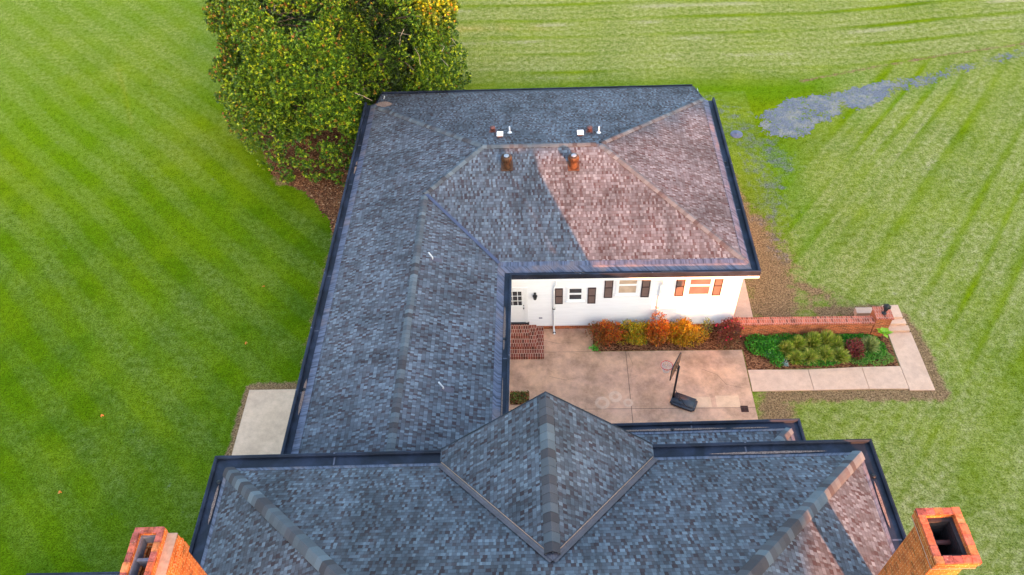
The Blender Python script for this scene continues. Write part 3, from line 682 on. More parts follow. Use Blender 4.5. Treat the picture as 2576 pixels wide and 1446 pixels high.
# left chimney (lined flue, stepped cap)
x0, x1, y0, y1 = -9.22, -8.56, 6.55, 7.92; tw = .13
mb = MB(); ring(mb, x0, y0, x1, y1, zc-.20, zc-.062, tw)
mb.box(x1-.02, y0+.02, zc-.45, x1+.22, y1-.05, zc-.26, MT); ring(mb, x0-.01, y0, x1, y1-.01, zc-.45, zc-.20, tw)
ring(mb, x0, y0+.02, x1+.27, y1-.06, zc-.55, zc-.45, .5 if False else .2); ring(mb, x0+.02, y0+.05, x1+.30, y1-.09, zc-.85, zc-.55, .2)
ring(mb, x0+.05, y0+.08, x1+.22, y1-.12, 4.0, zc-.85, .1)
cl = mb.build('chimney', M['brick'], house, merge=False); cl['label'] = 'bright orange brick chimney with grey lined double flue'
capbricks(x0, y0, x1, y1, zc-.061, zc, tw, cl)
mb = MB(); mb.box(x1+.003, y0+.01, zc-.258, x1+.225, y1-.045, zc-.225, MT); mb.build('mortar_ledge', M['mortar'], cl, merge=False)
mb = MB(); ring(mb, x0+tw, y0+tw, x1-tw, y1-tw, zc-1.6, zc-.14, .03); mb.box(x0+tw, (y0+y1)/2-.0, zc-1.6, x1-tw, (y0+y1)/2+.07, zc-.22, MT)
mb.box(x0+tw, y0+tw, zc-1.7, x1-tw, y1-tw, zc-1.6, MT); mb.build('flue', M['liner'], cl, merge=False)

# ---------------------------------------------------------------- ground
def seg_d(X, Y, a, b):
    ax, ay = a; bx, by = b; dx, dy = bx-ax, by-ay; L = dx*dx+dy*dy+1e-9
    t_ = np.clip(((X-ax)*dx+(Y-ay)*dy)/L, 0, 1); return np.hypot(X-ax-t_*dx, Y-ay-t_*dy)
def cap_mask(X, Y, pts, r_):
    m = np.zeros_like(X)
    for a, b in zip(pts[:-1], pts[1:]): m = np.maximum(m, np.clip(1.15-.62*seg_d(X, Y, a, b)/r_, 0, 1))
    return m
def wob(X, Y, sc, seed):
    rg = np.random.default_rng(seed); o_ = np.zeros_like(X)
    for k in range(7):
        a = rg.uniform(0, 6.28); f = sc*rg.uniform(.6, 2.2); o_ += np.sin((X*math.cos(a)+Y*math.sin(a))*f+rg.uniform(0, 6.28)+1.3*np.sin((X*math.sin(a)-Y*math.cos(a))*f*.7))
    return o_/7
xs = np.concatenate([[-900, -300, -120, -70], np.arange(-44, 36.01, .15), [60, 120, 300, 900]]); ys = np.concatenate([[-900, -300, -100, -30, 0], np.arange(8, 60.01, .15), [75, 110, 300, 900]])
X, Y = np.meshgrid(xs, ys); Z = np.zeros_like(X)
Z -= .0
soil = np.zeros_like(X)
soil = np.maximum(soil, cap_mask(X, Y, [(9.3, 35), (9.9, 30), (10.1, 27)], .55)); soil = np.maximum(soil, cap_mask(X, Y, [(10.0, 28.5), (10.5, 25.4), (10.2, 23.3)], 1.25))
soil = np.maximum(soil, cap_mask(X, Y, [(12.2, 23.0), (13.7, 23.0), (15.0, 23.1), (15.75, 22.6), (15.95, 21.8), (16.0, 20.5), (16.0, 18.7)], .30))
soil = np.maximum(soil, cap_mask(X, Y, [(16.1, 18.55), (13, 18.58), (9.2, 18.5)], .32)); soil = np.maximum(soil, cap_mask(X, Y, [(9.3, 18.0), (9.0, 15.5)], .7))
soil = np.maximum(soil, cap_mask(X, Y, [(11.6, 24.6), (12.4, 24.2)], .35)*.8)
soil = np.maximum(soil, cap_mask(X, Y, [(-9.9, 30), (-10.0, 25), (-9.9, 20)], .5)); soil = np.maximum(soil, cap_mask(X, Y, [(-12.3, 19.2), (-9.8, 19.25)], .22)); soil = np.maximum(soil, cap_mask(X, Y, [(-12.5, 19.2), (-12.5, 15.5)], .17))
soil = np.maximum(soil, cap_mask(X, Y, [(-10.6, 30.5), (-12, 32.2), (-14, 33)], .5))
grav = np.maximum(cap_mask(X, Y, [(9.6, 39.2), (10.6, 37.5), (11.5, 36)], .8)*.46, cap_mask(X, Y, [(11.0, 37.5), (11.5, 34), (11.8, 31), (11.3, 29)], 1.0)*.47)
grav = np.maximum(grav, cap_mask(X, Y, [(11.3, 28.8), (11.2, 26.4)], .5)*.45); grav = np.maximum(grav, cap_mask(X, Y, [(12.2, 35), (12.8, 33.2)], .8)*.6); grav = np.maximum(grav, cap_mask(X, Y, [(22, 40.2), (25, 41.8), (30, 43.6)], .5)*.40)
# mowing patterns
dry = np.zeros_like(X)
def pulse(t_, w_, soft=.08): t_ = t_-np.floor(t_); return 1/(1+np.exp(-(w_/2-np.abs(t_-.5))/soft*4))
far = 1/(1+np.exp(-(Y-41.6-np.clip((X-16), 0, 20)*.20)*2.2))*(X > -6)
pf = (Y-.0*X+.16*wob(X, Y, .25, 5)-np.clip(X-18, 0, 20)*.12)/2.1
dry += far*(.66-.56*pulse(pf+.32, .22, .08)*np.clip(.6+1.2*wob(X, Y, .25, 78), .1, 1)+.20*wob(X, Y, .5, 9)+.12*np.sin(pf*2*math.pi*3+wob(X, Y, .3, 6)*3))
straw = far*pulse(pf+.58, .24, .09)*.66*np.clip(.6+1.5*wob(X, Y, .6, 91), 0, 1.3)+far*np.clip(wob(X, Y, .35, 92)-.05, 0, 1)*.6
uu_ = (X-10)*.788-(Y-22)*.616+.35*wob(X, Y, .18, 11)+.004*np.clip(X-17, 0, 30)**2
right = 1/(1+np.exp(-(X-12.6-.50*np.clip(Y-30, -8, 14))*1.4))*(1-far)
lawnr = (X > 8.6)*(1-far)
uu_ = uu_+.55*np.sin(uu_*.83+1)+.3*np.sin(uu_*.37)
dry += right*(.58-.56*pulse(uu_/1.75+.1, .26, .11)*np.clip(.55+1.2*wob(X, Y, .22, 77), .05, 1)+.30*wob(X, Y, .45, 15)+.16*wob(X, Y, 1.3, 16)+.10*np.sin(uu_*2*math.pi/.62+wob(X, Y, .4, 14)))
dry += (lawnr-right).clip(0)*.22*(Y < 24)
straw += right*(pulse(uu_/1.75+.33, .24, .10)*.42+pulse(uu_/3.5+.7, .14, .07)*.22)*np.clip(.55+1.6*wob(X, Y, .5, 93), 0, 1.4)+right*np.clip(1-np.abs(np.hypot(X-22, Y-32.2)-1.6)/.9, 0, 1)*.35
straw = np.clip(straw, 0, 1)
left = (X < -9); wl = X*.69+Y*.73+.25*wob(X, Y, .2, 20)
dry += left*(.05+(.06+.07/(1+np.exp(-(Y-24)*.3)))*(pulse(wl/1.75, .5, .07)-.5)+.12*wob(X, Y, .35, 21)+.08*wob(X, Y, 1.2, 22)+.22/(1+np.exp(-(Y-40)*.25)))
straw += left*.22*pulse(wl/1.75+.3, .12, .05)*np.clip(.4+wob(X, Y, .6, 94), 0, 1)
dry = np.where((X >= -9) & (X < 12), np.maximum(dry, .15*(Y < 40)), dry); dry = np.clip(dry, 0, 1)
lush = np.zeros_like(X)
lush = np.maximum(lush, cap_mask(X, Y, [(12.8, 34), (12.9, 30), (12.9, 27), (12.3, 25.5)], .9)); lush = np.maximum(lush, cap_mask(X, Y, [(12.3, 25.5), (11.9, 24.6), (12.6, 23.6), (11.4, 24.0)], .55)*.8); lush = np.maximum(lush, cap_mask(X, Y, [(10.5, 23.2), (11, 24.5)], .5)*.7)
lush = np.maximum(lush, cap_mask(X, Y, [(-2, 40.2), (9, 40.3), (14, 40.0), (19, 41.2)], .8)*.8); lush = np.maximum(lush, cap_mask(X, Y, [(17.8, 37.2), (20, 38.6), (24, 40.6)], .5)*.8)
lush = np.maximum(lush, (X < -9)*np.clip(.35+.6*wob(X, Y, .4, 33)+.02*(-X-14), 0, .8))
soil = np.maximum(soil, (far > .2)*0+cap_mask(X, Y, [(15.5, 40.9), (19, 41.9), (24, 43.2), (31, 44.6)], .16)*.62)
soil = np.maximum(soil, np.clip(cap_mask(X, Y, [(10.2, 24.8), (11.5, 23.7), (12.8, 23.3)], 1.2)*.55, 0, 1))
nx, ny_ = len(xs), len(ys); idx = np.arange(nx*ny_).reshape(ny_, nx)
F = np.stack([idx[:-1, :-1], idx[:-1, 1:], idx[1:, 1:], idx[1:, :-1]], -1).reshape(-1, 4)
V = np.stack([X, Y, Z], -1).reshape(-1, 3)
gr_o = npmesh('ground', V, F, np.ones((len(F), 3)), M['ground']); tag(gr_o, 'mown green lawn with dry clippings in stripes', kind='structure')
deep = (1-.22*pulse((X*.69+Y*.73)/1.75+.5, .5, .08))*(1/(1+np.exp(-(33-Y+.25*(X+12)+2.5*wob(X, Y, .25, 71))*.28)))*(X < -8)*.95  # left lawn's shading toward the house painted as darker grass, with mow stripes
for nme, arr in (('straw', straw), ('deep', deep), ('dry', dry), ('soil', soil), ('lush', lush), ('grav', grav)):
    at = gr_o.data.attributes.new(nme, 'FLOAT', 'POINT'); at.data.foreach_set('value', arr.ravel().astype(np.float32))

def sheet(name, inside, x0, x1, y0, y1, z, mat, cell=.09, label=None):
    gx, gyy = np.arange(x0, x1, cell), np.arange(y0, y1, cell); XX, YY = np.meshgrid(gx, gyy)
    jx = RNG.uniform(-.3, .3, XX.shape)*cell; jy = RNG.uniform(-.3, .3, XX.shape)*cell
    n_ = len(gx); id_ = np.arange(XX.size).reshape(XX.shape)
    F_ = np.stack([id_[:-1, :-1], id_[:-1, 1:], id_[1:, 1:], id_[1:, :-1]], -1).reshape(-1, 4)
    cx, cy = XX.ravel()[F_].mean(1), YY.ravel()[F_].mean(1); keep = inside(cx, cy) > RNG.uniform(.35, .65, len(cx)); F_ = F_[keep]
    o = npmesh(name, np.stack([XX+jx, YY+jy, np.full_like(XX, z)+RNG.uniform(0, .01, XX.shape)], -1).reshape(-1, 3), F_, np.ones((len(F_), 3)), mat)
    return tag(o, label, kind='structure')
def poly_in(px, py, poly):
    c = np.zeros(px.shape, bool); n = len(poly)
    for i in range(n):
        (xa, ya), (xb, yb) = poly[i], poly[i-1]
        with np.errstate(divide='ignore', invalid='ignore'): c ^= ((ya > py) != (yb > py)) & (px < (xb-xa)*(py-ya)/(yb-ya+1e-12)+xa)
    return c
gpoly = [(12.39, 37.49), (14.29, 39.09), (17.39, 39.66), (19.92, 40.6), (22.55, 41.0), (26, 42.5), (31, 44.4), (31, 43.8), (26, 41.8), (22.18, 40.1), (20.56, 39.35), (18.43, 38.08), (17.55, 38.03), (17.22, 38.8), (16.92, 37.48), (15.49, 36.72), (14.48, 35.65), (13.49, 35.38), (12.62, 35.72), (12.33, 36.68)]
def grav_in(x, y):
    w1, w2 = wob(x, y, 4, 51)*.28+wob(x, y, 14, 55)*.2+RNG.normal(size=x.shape)*.07, wob(x, y, 4, 52)*.28+wob(x, y, 14, 56)*.2+RNG.normal(size=x.shape)*.07; a = poly_in(x+w1, y+w2, gpoly).astype(float)
    holes = wob(x, y, 1.2, 53)+wob(x, y, 9, 54)*.8+RNG.normal(size=x.shape)*.25; edge = np.where(x > 20.2, np.where(x > 23, -.18, .0), .75); return a*np.where(holes > edge, .3, 1.)
sheet('gravel_path', grav_in, 11.5, 31.2, 34.8, 44.8, .012, M['gravel'], .06, label='bluish grey gravel drive breaking up into the grass')
def mul_in(x, y): return (poly_in(x, y, [(-9.6, 37), (-9.6, 28.2), (-10.4, 28.3), (-11.0, 29.6), (-12.4, 31.6), (-14.6, 33.2), (-16.5, 37), (-14, 42), (-9, 42)])).astype(float)*.9
sheet('mulch_bed', lambda x, y: mul_in(x+wob(x, y, 3, 61)*.2, y+wob(x, y, 3, 62)*.2), -17, -8, 27, 43, .012, M['mulch'], .12, 'red brown leaf litter under the magnolia')

# ---------------------------------------------------------------- paved things
def slabmesh(name, polys, z, mat, label, th=.1):
    mb = MB()
    for P in polys:
        mb.face([(x, y, z) for x, y in P])
        for i in range(len(P)):
            a, b = P[i], P[(i+1) % len(P)]; mb.face([(a[0], a[1], z-th), (b[0], b[1], z-th), (b[0], b[1], z), (a[0], a[1], z)])
    return tag(mb.build(name, mat, None, merge=False), label, kind='structure')
patio = slabmesh('patio', [[(-1.9, 13), (8.5, 13), (8.46, 20.89), (2.13, 20.89), (-1.9, 20.89)], [(-1.9, 20.89), (2.13, 20.89), (2.15, yW+.03), (-1.9, yW+.03)]], .03, M['slab'], 'stained pinkish concrete patio slab between the two parts of the house')
mb = MB()
mb.box(3.50, 13, .0305, 3.52, 20.88, .033); mb.box(-1.9, 17.95, .0305, 8.47, 17.967, .0325); mb.box(-.6, 20.88, .0305, 2.12, 20.893, .0325)
o = mb.build('patio_joint', M['joint'], None); tag(o, kind='structure')
for pts in ([(3.6, 20.8), (3.75, 20.2), (3.62, 19.7), (3.54, 19.4)], [(.2, 19.6), (.9, 19.4), (1.5, 19.55)], [(6.6, 19.9), (7.2, 19.6), (7.5, 19.1), (8.2, 18.9)], [(-.2, 21.6), (.6, 21.35), (1.2, 21.4)]):
    mb = MB()
    for a, b in zip(pts[:-1], pts[1:]):
        n = 5
        for i in range(n):
            p = [a[j]+(b[j]-a[j])*i/n for j in (0, 1)]; q = [a[j]+(b[j]-a[j])*(i+1)/n for j in (0, 1)]; j1 = random.uniform(-.03, .03)
            mb.face([(p[0], p[1], .0322), (q[0], q[1]+j1*0, .0322), (q[0]+.008, q[1]+.008, .0322), (p[0]+.008, p[1]+.008, .0322)])
    o = mb.build('patio_crack', M['joint'], None); tag(o, kind='structure')
# pale patches left on the slab
mb = MB()
for (x0, x1, y0, y1) in ((6.0, 6.75, 18.0, 18.5), (6.95, 7.9, 18.0, 18.55)): mb.face([(x0, y0, .0345), (x1, y0, .0345), (x1, y1, .0345), (x0, y1, .0345)])
o = mb.build('patio_patch', m_concrete('patch_concrete', (.74, .46, .29), .12, (.78, .46, .27), .5), None); tag(o, kind='structure')
mb = MB()
for (cx, cy, r1, r2) in ((2.35, 18.25, .16, .30), (2.9, 18.55, .12, .27), (3.4, 18.25, .1, .2)):
    n = 28
    for k in range(n):
        a0, a1 = 2*math.pi*k/n, 2*math.pi*(k+1)/n; mb.face([(cx+r1*math.cos(a0), cy+r1*math.sin(a0), .0355), (cx+r2*math.cos(a0), cy+r2*math.sin(a0), .0355), (cx+r2*math.cos(a1), cy+r2*math.sin(a1), .0355), (cx+r1*math.cos(a1), cy+r1*math.sin(a1), .0355)])
o = mb.build('pot_ring_stain', m_concrete('ring_concrete', (.72, .46, .32), .35, (.74, .44, .28), .8), None); tag(o, kind='structure')
slabmesh('path', [[(8.51, 18.75), (10.98, 18.77), (10.98, 19.81), (8.51, 19.82)], [(11.0, 18.77), (13.21, 18.81), (13.21, 19.91), (11.0, 19.81)], [(13.23, 18.81), (14.80, 18.80), (14.80, 19.93), (13.23, 19.91)], [(14.82, 18.72), (15.82, 18.72), (15.80, 21.72), (14.82, 21.72)]], .05, M['path'], 'pale concrete garden path in jointed slabs')
slabmesh('path', [[(xWR+.12, 22.5), (9.26, 22.6), (9.3, 25.05), (9.28, 34), (xWR+.12, 34)]], .03, M['path'], 'narrow pale concrete walk along the end wall')
slabmesh('path', [[(-12.44, 19.05), (-9.3, 19.07), (-9.3, 14), (-12.38, 14)]], .05, M['slabl'], 'off white concrete pad left of the connecting wing')
mb = MB()
for i, (y0, y1, z) in enumerate(((21.74, 22.02, .16), (22.02, 22.30, .28), (22.30, 23.0, .38))): mb.box(14.86, y0, -.05, 15.74-.1*i, y1, z)
mb.box(13.7, 22.62, -.05, 14.84, 22.95, .3)
tag(mb.build('garden_steps', M['path'], None), 'three pale concrete steps beside the brick pillar', 'steps')
# brick stoop
mb = MB(); xs0 = -2.0
mb.box(xs0, 21.36, 0, -.62, yW+.03, .58); mb.box(xs0, 20.92, 0, -.31, yW+.028, .39); mb.box(xs0, 20.52, 0, 0.0, yW+.026, .20)
st = mb.build('brick_steps', M['paver'], None, merge=False); tag(st, 'red brick steps with pale mortar below the back door', 'steps')
# garden beds
def rect_sheet(name, P, z, mat, lab):
    mb = MB(); mb.face([(x, y, z) for x, y in P]); return tag(mb.build(name, mat, None), lab, kind='structure')
rect_sheet('planting_bed', [(2.15, 20.91), (8.5, 20.91), (8.5, yW+.02), (2.15, yW+.02)], .022, M['mulch'], 'dark mulch bed along the white wall')
rect_sheet('planting_bed', [(8.5, 19.84), (14.78, 19.95), (14.78, 22.0), (8.5, 22.1)], .018, M['mulch'], 'mulched garden bed inside the brick wall and path')
mb = MB(); mb.face([(-1.44, 18.2, .0345), (-.63, 18.2, .0345), (-.63, 18.83, .0345), (-1.44, 18.83, .0345)]); tag(mb.build('planting_bed', M['mulch'], None), 'small square weedy bed cut into the patio', kind='structure')
# garden wall
gwall = empty('garden_wall', (11.4, 21.9, 0), label='low red brick garden wall ending in a square pillar', cat='brick wall'); gwo = gwall.location
def rel(o): o.parent = gwall; o.matrix_parent_inverse = Matrix.Translation(-Vector((11.4, 21.9, 0))); return o
mb = MB(); mb.box(xWR-.02, 21.60, -.05, 14.0, 21.93, .84); rel(mb.build('wall_body', M['brickw'], None, merge=False))
mb = MB()
for i in range(2):
    mb.face([(xWR-.03, 21.57+i*.205, .905), (14.0, 21.57+i*.205, .905), (14.0, 21.57+i*.205+.2, .905), (xWR-.03, 21.57+i*.205+.2, .905)])
mb = MB(); mb.box(xWR-.03, 21.56, .841, 14.0, 21.97, .90); rel(mb.build('coping', M['brickcap'], None, merge=False))
mb = MB(); mb.box(14.02, 21.58, -.05, 14.66, 22.20, 1.12); rel(mb.build('pillar', M['brickw'], None, merge=False))
mb = MB(); mb.box(13.98, 21.54, 1.121, 14.70, 22.24, 1.18); rel(mb.build('pillar_cap', M['brickcap'], None, merge=False))
# lantern on the pillar
lt = empty('post_lantern', (14.36, 21.86, 1.18), label='black post lantern standing on the brick pillar', cat='lantern')
def lp(mb, name, mat): o = mb.build(name, mat, lt); return o
mb = MB(); mb.lathe([(.10, 0), (.10, .03), (.05, .05), (.025, .08)], n=12); mb.tube([(0, 0, .05), (0, 0, .16)], .022); lp(mb, 'base', M['black'])
mb = MB()
for k in range(6):
    a = math.pi/3*k; mb.tube([(.055*math.cos(a), .055*math.sin(a), .16), (.125*math.cos(a), .125*math.sin(a), .42)], .008, 5)
mb.lathe([(.06, .15), (.06, .165)], n=6); lp(mb, 'cage', M['black'])
mb = MB(); mb.lathe([(.05, .165), (.115, .415)], n=6); lp(mb, 'glass', M['glass'])
mb = MB(); mb.lathe([(.17, .42), (.175, .435), (.07, .53), (.04, .55), (.04, .57), (0, .60)], n=6); lp(mb, 'roof', M['black'])
# drain grate
dg = empty('drain_grate', (8.03, 17.9, .03), label='rusty square drain grate near the patio edge', cat='grate')
mb = MB(); 
for a in (-.15, .13): mb.box(a, -.15, .002, a+.02, .15, .012); mb.box(-.13, a, .002, .13, a+.02, .0115)
mb.box(-.01, -.13, .002, .01, .13, .0118)
for i in range(6): mb.box(-.13, -.115+i*.04, .002, -.01, -.098+i*.04, .0112) if False else None
for i in range(7): x = -.115+i*.036; mb.box(x-.007, -.13, .002, x+.007, -.012, .011); mb.box(x-.007, .012, .002, x+.007, .13, .011)
mb.build('bars', M['rust'], dg); mb = MB(); mb.face([(-.14, -.14, .0015), (.14, -.14, .0015), (.14, .14, .0015), (-.14, .14, .0015)]); mb.build('pit', M['grate'], dg)
# utility cover
mb = MB(); mb.lathe([(.34, -.02), (.33, .05), (.30, .055), (.10, .058), (.10, .085), (.0, .09)], (10.83, 35.9, 0), 26); tag(mb.build('utility_cover', M['lid'], None), 'round slate blue cover lying in the sparse gravel by the house', 'access cover')

# ---------------------------------------------------------------- basketball hoop
hp = empty('basketball_hoop', (5.5, 18.2, .03), label='portable black basketball hoop with red rim on the patio', cat='basketball hoop')
ho = Vector((5.5, 18.2, .03))
import bmesh
bm = bmesh.new(); bmesh.ops.create_cube(bm, size=1)
for v_ in bm.verts: v_.co = Vector((v_.co.x*1.06, v_.co.y*.66, (v_.co.z+.5)*.22)); v_.co.xy *= (.90 if v_.co.z > .1 else 1)
bmesh.ops.bevel(bm, geom=[q for q in bm.edges], offset=.07, segments=4, affect='EDGES')
me = bpy.data.meshes.new('base'); bm.to_mesh(me); bm.free(); me.materials.append(M['plastic'])
for p_ in me.polygons: p_.use_smooth = True
bo = bpy.data.objects.new('base', me); COL.objects.link(bo); bo.parent = hp; ba = math.atan2(-.42, .9)
bo.location = Vector((5.63, 18.2, 0))-Vector((5.5, 18.2, 0)); bo.rotation_euler = (0, 0, ba)
def H(mb, name, mat, parent=hp): o = mb.build(name, mat, None); o.parent = parent; o.matrix_parent_inverse = Matrix.Translation(-ho); return o
mb = MB(); mb.lathe([(.06, 0), (.06, .03), (.0, .032)], (5.46, 18.22, .245), 16); H(mb, 'filler_cap', M['black'])
px, py = 5.22, 18.42
mb = MB(); mb.tube([(px, py, .12), (px, py, 2.25)], .042, 10); H(mb, 'pole', M['black'])
mb = MB(); mb.tube([(px, py, .75), (5.66, 17.93, .22)], .012, 6); H(mb, 'brace', M['black'])
bd = Vector((.47, .88, 0)).normalized(); bn = Vector((-bd.y, bd.x, 0)); bc = Vector((5.10, 18.42, 2.32))
bc = Vector((5.08, 18.40, 2.33))
mb = MB(); T = lambda p: tuple(bc+bd*p[0]+bn*p[1]+Vector((0, 0, p[2])))
pts = [(-.50, -.36), (.50, -.36), (.50, .22), (.38, .36), (-.38, .36), (-.50, .22)]
mb.face([T((a, -.015, b)) for a, b in pts]); mb.face([T((a, .015, b)) for a, b in pts][::-1])
for i in range(6):
    a, b = pts[i], pts[(i+1) % 6]; mb.face([T((a[0], -.015, a[1])), T((b[0], -.015, b[1])), T((b[0], .015, b[1])), T((a[0], .015, a[1]))])
H(mb, 'backboard', M['board'])
mb = MB()
for i in range(6):
    a, b = pts[i], pts[(i+1) % 6]; mb.tube([T((a[0], 0, a[1])), T((b[0], 0, b[1]))], .022, 6)
H(mb, 'board_frame', M['black'])
mb = MB()
for q in (-.1, .1): mb.tube([(px, py, 1.95), T((q, -.03, -.2))], .015, 6); mb.tube([(px, py, 2.2), T((q, -.03, .12))], .015, 6)
H(mb, 'bracket', M['black'])
rc = bc+bn*.34+Vector((0, 0, -.2)); mb = MB(); n = 28
mb.tube([rc+Vector((.225*math.cos(2*math.pi*k/n), .225*math.sin(2*math.pi*k/n), 0)) for k in range(n+1)], .014, 8, cap=False)
mb.tube([T((-.08, .02, -.2)), rc+bn*-.2-bd*.1], .012, 6); mb.tube([T((.08, .02, -.2)), rc+bn*-.2+bd*.1], .012, 6)
rim = H(mb, 'rim', M['rim'])
mb = MB()
for k in range(14):
    for sg_ in (-1, 1):
        p3 = []
        for j in range(5): a = 2*math.pi*(k+sg_*j*.5)/14; r_ = .22-.11*(j/4)**.8; p3.append(rc+Vector((r_*math.cos(a), r_*math.sin(a), -.09*j)))
        mb.tube(p3, .007, 4, cap=False)
nt_ = H(mb, 'net', M['net'], hp)

# ---------------------------------------------------------------- bird feeder near the magnolia
bf = empty('bird_feeder', (-7.1, 49.4, 0), label='dark hanging bird feeder on a thin pole beside the magnolia', cat='bird feeder')
mb = MB(); mb.tube([(0, 0, 0), (0, 0, 2.1), (.08, 0, 2.25), (.25, 0, 2.3), (.36, 0, 2.2)], .012, 6); mb.build('pole', M['black'], bf)
mb = MB(); mb.lathe([(.18, 1.75), (.19, 1.78), (.09, 1.92), (.02, 1.95)], (.36, 0, .2), 14); mb.build('canopy', M['black'], bf)
mb = MB(); mb.tube([(.36, 0, 1.6), (.36, 0, 1.95)], .05, 10); mb.lathe([(.12, 0), (.12, .03)], (.36, 0, 1.58), 12); mb.build('seed_tube', M['rim'], bf)

# ---------------------------------------------------------------- vegetation
def sph(n): return norm(RNG.normal(size=(n, 3)))
def pick(cols, n, jit=.18, p=None):
    c = np.array(cols)[RNG.choice(len(cols), n, p=p)]; return c*(1+RNG.uniform(-jit, jit, (n, 1)))
# magnolia
mg = empty('magnolia_tree', (-10.3, 39.3, 0), label='huge round magnolia with glossy green and golden leaf clusters', cat='tree')
TC = np.array([-11.1, 39.3, 5.2])
RAD = np.array([6.0, 7.0, 5.7]); lob = []
def surf(d):   # bumpy outline of the crown
    return 1+.05*np.sin(d[:, 0]*5+1)+.05*np.sin(d[:, 1]*6+d[:, 2]*4)+.04*np.sin(d[:, 2]*9+d[:, 0]*7)
NLUMP = 420; dl_ = sph(NLUMP*2); dl_ = dl_[dl_[:, 2] > -.7][:NLUMP]
lump = TC+dl_*RAD*surf(dl_)[:, None]*RNG.uniform(.86, .95, (len(dl_), 1)); lr = RNG.uniform(.45, .95, len(lump)); LCs = []
for c_, q_ in zip(lump, lr):
    m_ = int(9*q_*q_/.36)+3; d = norm(sph(m_)+norm(c_-TC)*.9+np.array([0, 0, .35])); LCs.append(c_+d*q_*RNG.uniform(.75, 1., (m_, 1)))
LC = np.vstack(LCs)
m2 = 560; a2 = RNG.uniform(0, 6.28, m2); LC2 = np.stack([TC[0]+6.75*np.cos(a2)*RNG.uniform(.82, 1.02, m2), TC[1]+7.3*np.sin(a2)*RNG.uniform(.82, 1.02, m2), RNG.uniform(.4, 3.4, m2)], 1)
m3 = 330; LC3 = np.stack([RNG.uniform(-9.4, -3.5, m3), RNG.uniform(36.4, 37.4, m3), RNG.uniform(.6, 9.4, m3)], 1); LC3[:, 1] += np.maximum(0, LC3[:, 2]-5.4)*.8
LC3 = LC3[((LC3[:, 0]-TC[0])/6.6)**2+((LC3[:, 2]-TC[2])/5.6)**2 < 1.02]
m4 = 330; LC4 = np.stack([RNG.uniform(-10.2, -9.4, m4), RNG.uniform(32.9, 39.5, m4), RNG.uniform(.5, 10., m4)], 1); LC4 = LC4[(((LC4-TC)/RAD)**2).sum(1) < 1.0]
LC = np.vstack([LC, LC2, LC3, LC4]); LC = LC[(LC[:, 2] > .2)]
P, DD = [], []
for c_ in LC:
    r_ = RNG.uniform(.18, .42); n = int(RNG.uniform(8, 15)*(r_/.3)**1.5)+2; o_ = norm(c_-TC+np.array([0, 0, 1.5])); d = norm(sph(n)+o_*.9); P.append(c_+d*(r_*RNG.uniform(.7, 1.05, (n, 1)))); DD.append(d)
# denser inner shell; crown shade painted in as very dark leaf colour
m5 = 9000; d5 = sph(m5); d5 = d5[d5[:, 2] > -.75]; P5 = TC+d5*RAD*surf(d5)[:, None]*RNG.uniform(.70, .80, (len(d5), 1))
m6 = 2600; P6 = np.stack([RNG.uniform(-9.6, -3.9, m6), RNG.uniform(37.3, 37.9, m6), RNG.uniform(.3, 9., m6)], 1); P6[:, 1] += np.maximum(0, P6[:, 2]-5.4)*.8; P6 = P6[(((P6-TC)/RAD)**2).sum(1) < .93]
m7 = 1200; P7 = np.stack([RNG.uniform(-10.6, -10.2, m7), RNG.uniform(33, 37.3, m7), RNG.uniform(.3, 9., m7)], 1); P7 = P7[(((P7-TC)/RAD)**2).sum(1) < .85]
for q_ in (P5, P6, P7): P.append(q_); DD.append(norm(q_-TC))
n_shade_shell = len(P5)+len(P6)+len(P7)
P, DD = np.vstack(P), np.vstack(DD); shade_shell = np.arange(len(P)) >= len(P)-n_shade_shell
keep = (P[:, 2] > .15) & ~((P[:, 0] > xL-g-.2) & (P[:, 1] < 36.15))
# drop clusters buried deep inside other lobes
P, DD, shade_shell = P[keep], DD[keep], shade_shell[keep]
nl = 7; nC = len(P)
out = norm(P-TC); CD = norm(DD*.6+out*.5+np.array([0, 0, .55]))
base = np.repeat(P, nl, 0); cdir = np.repeat(CD, nl, 0)
rd = sph(len(base)); tang = norm(rd-(rd*cdir).sum(1, keepdims=True)*cdir); spread = RNG.uniform(.3, 1.1, (len(base), 1))
ld = norm(cdir+tang*spread)
tip = RNG.uniform(0, 1, nC); depth = np.linalg.norm((P-TC)/RAD, axis=1)
gcol = pick([(.026, .065, .005), (.045, .100, .006), (.085, .155, .008), (.150, .225, .010), (.215, .265, .012)], nC, .2, [.30, .26, .22, .14, .08])
gcol *= 1.12; gcol[shade_shell] = pick([(.012, .028, .005), (.020, .042, .006)], shade_shell.sum())
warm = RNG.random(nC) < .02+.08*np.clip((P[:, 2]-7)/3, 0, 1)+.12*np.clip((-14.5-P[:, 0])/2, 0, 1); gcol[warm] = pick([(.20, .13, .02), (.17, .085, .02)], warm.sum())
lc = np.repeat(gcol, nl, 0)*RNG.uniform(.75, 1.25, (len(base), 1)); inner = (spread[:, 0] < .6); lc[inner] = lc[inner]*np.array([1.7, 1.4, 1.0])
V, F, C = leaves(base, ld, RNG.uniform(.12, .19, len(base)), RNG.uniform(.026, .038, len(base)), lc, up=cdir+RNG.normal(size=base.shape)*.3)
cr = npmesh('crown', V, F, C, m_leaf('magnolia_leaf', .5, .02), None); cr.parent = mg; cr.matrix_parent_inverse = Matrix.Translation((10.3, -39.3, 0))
mb = MB(); mb.tube([(0, 0, -.1), (.05, 0, 1), (.1, .05, 3), (0, .1, 6), (0, 0, 9.3)], [.42, .33, .27, .18, .06], 10)
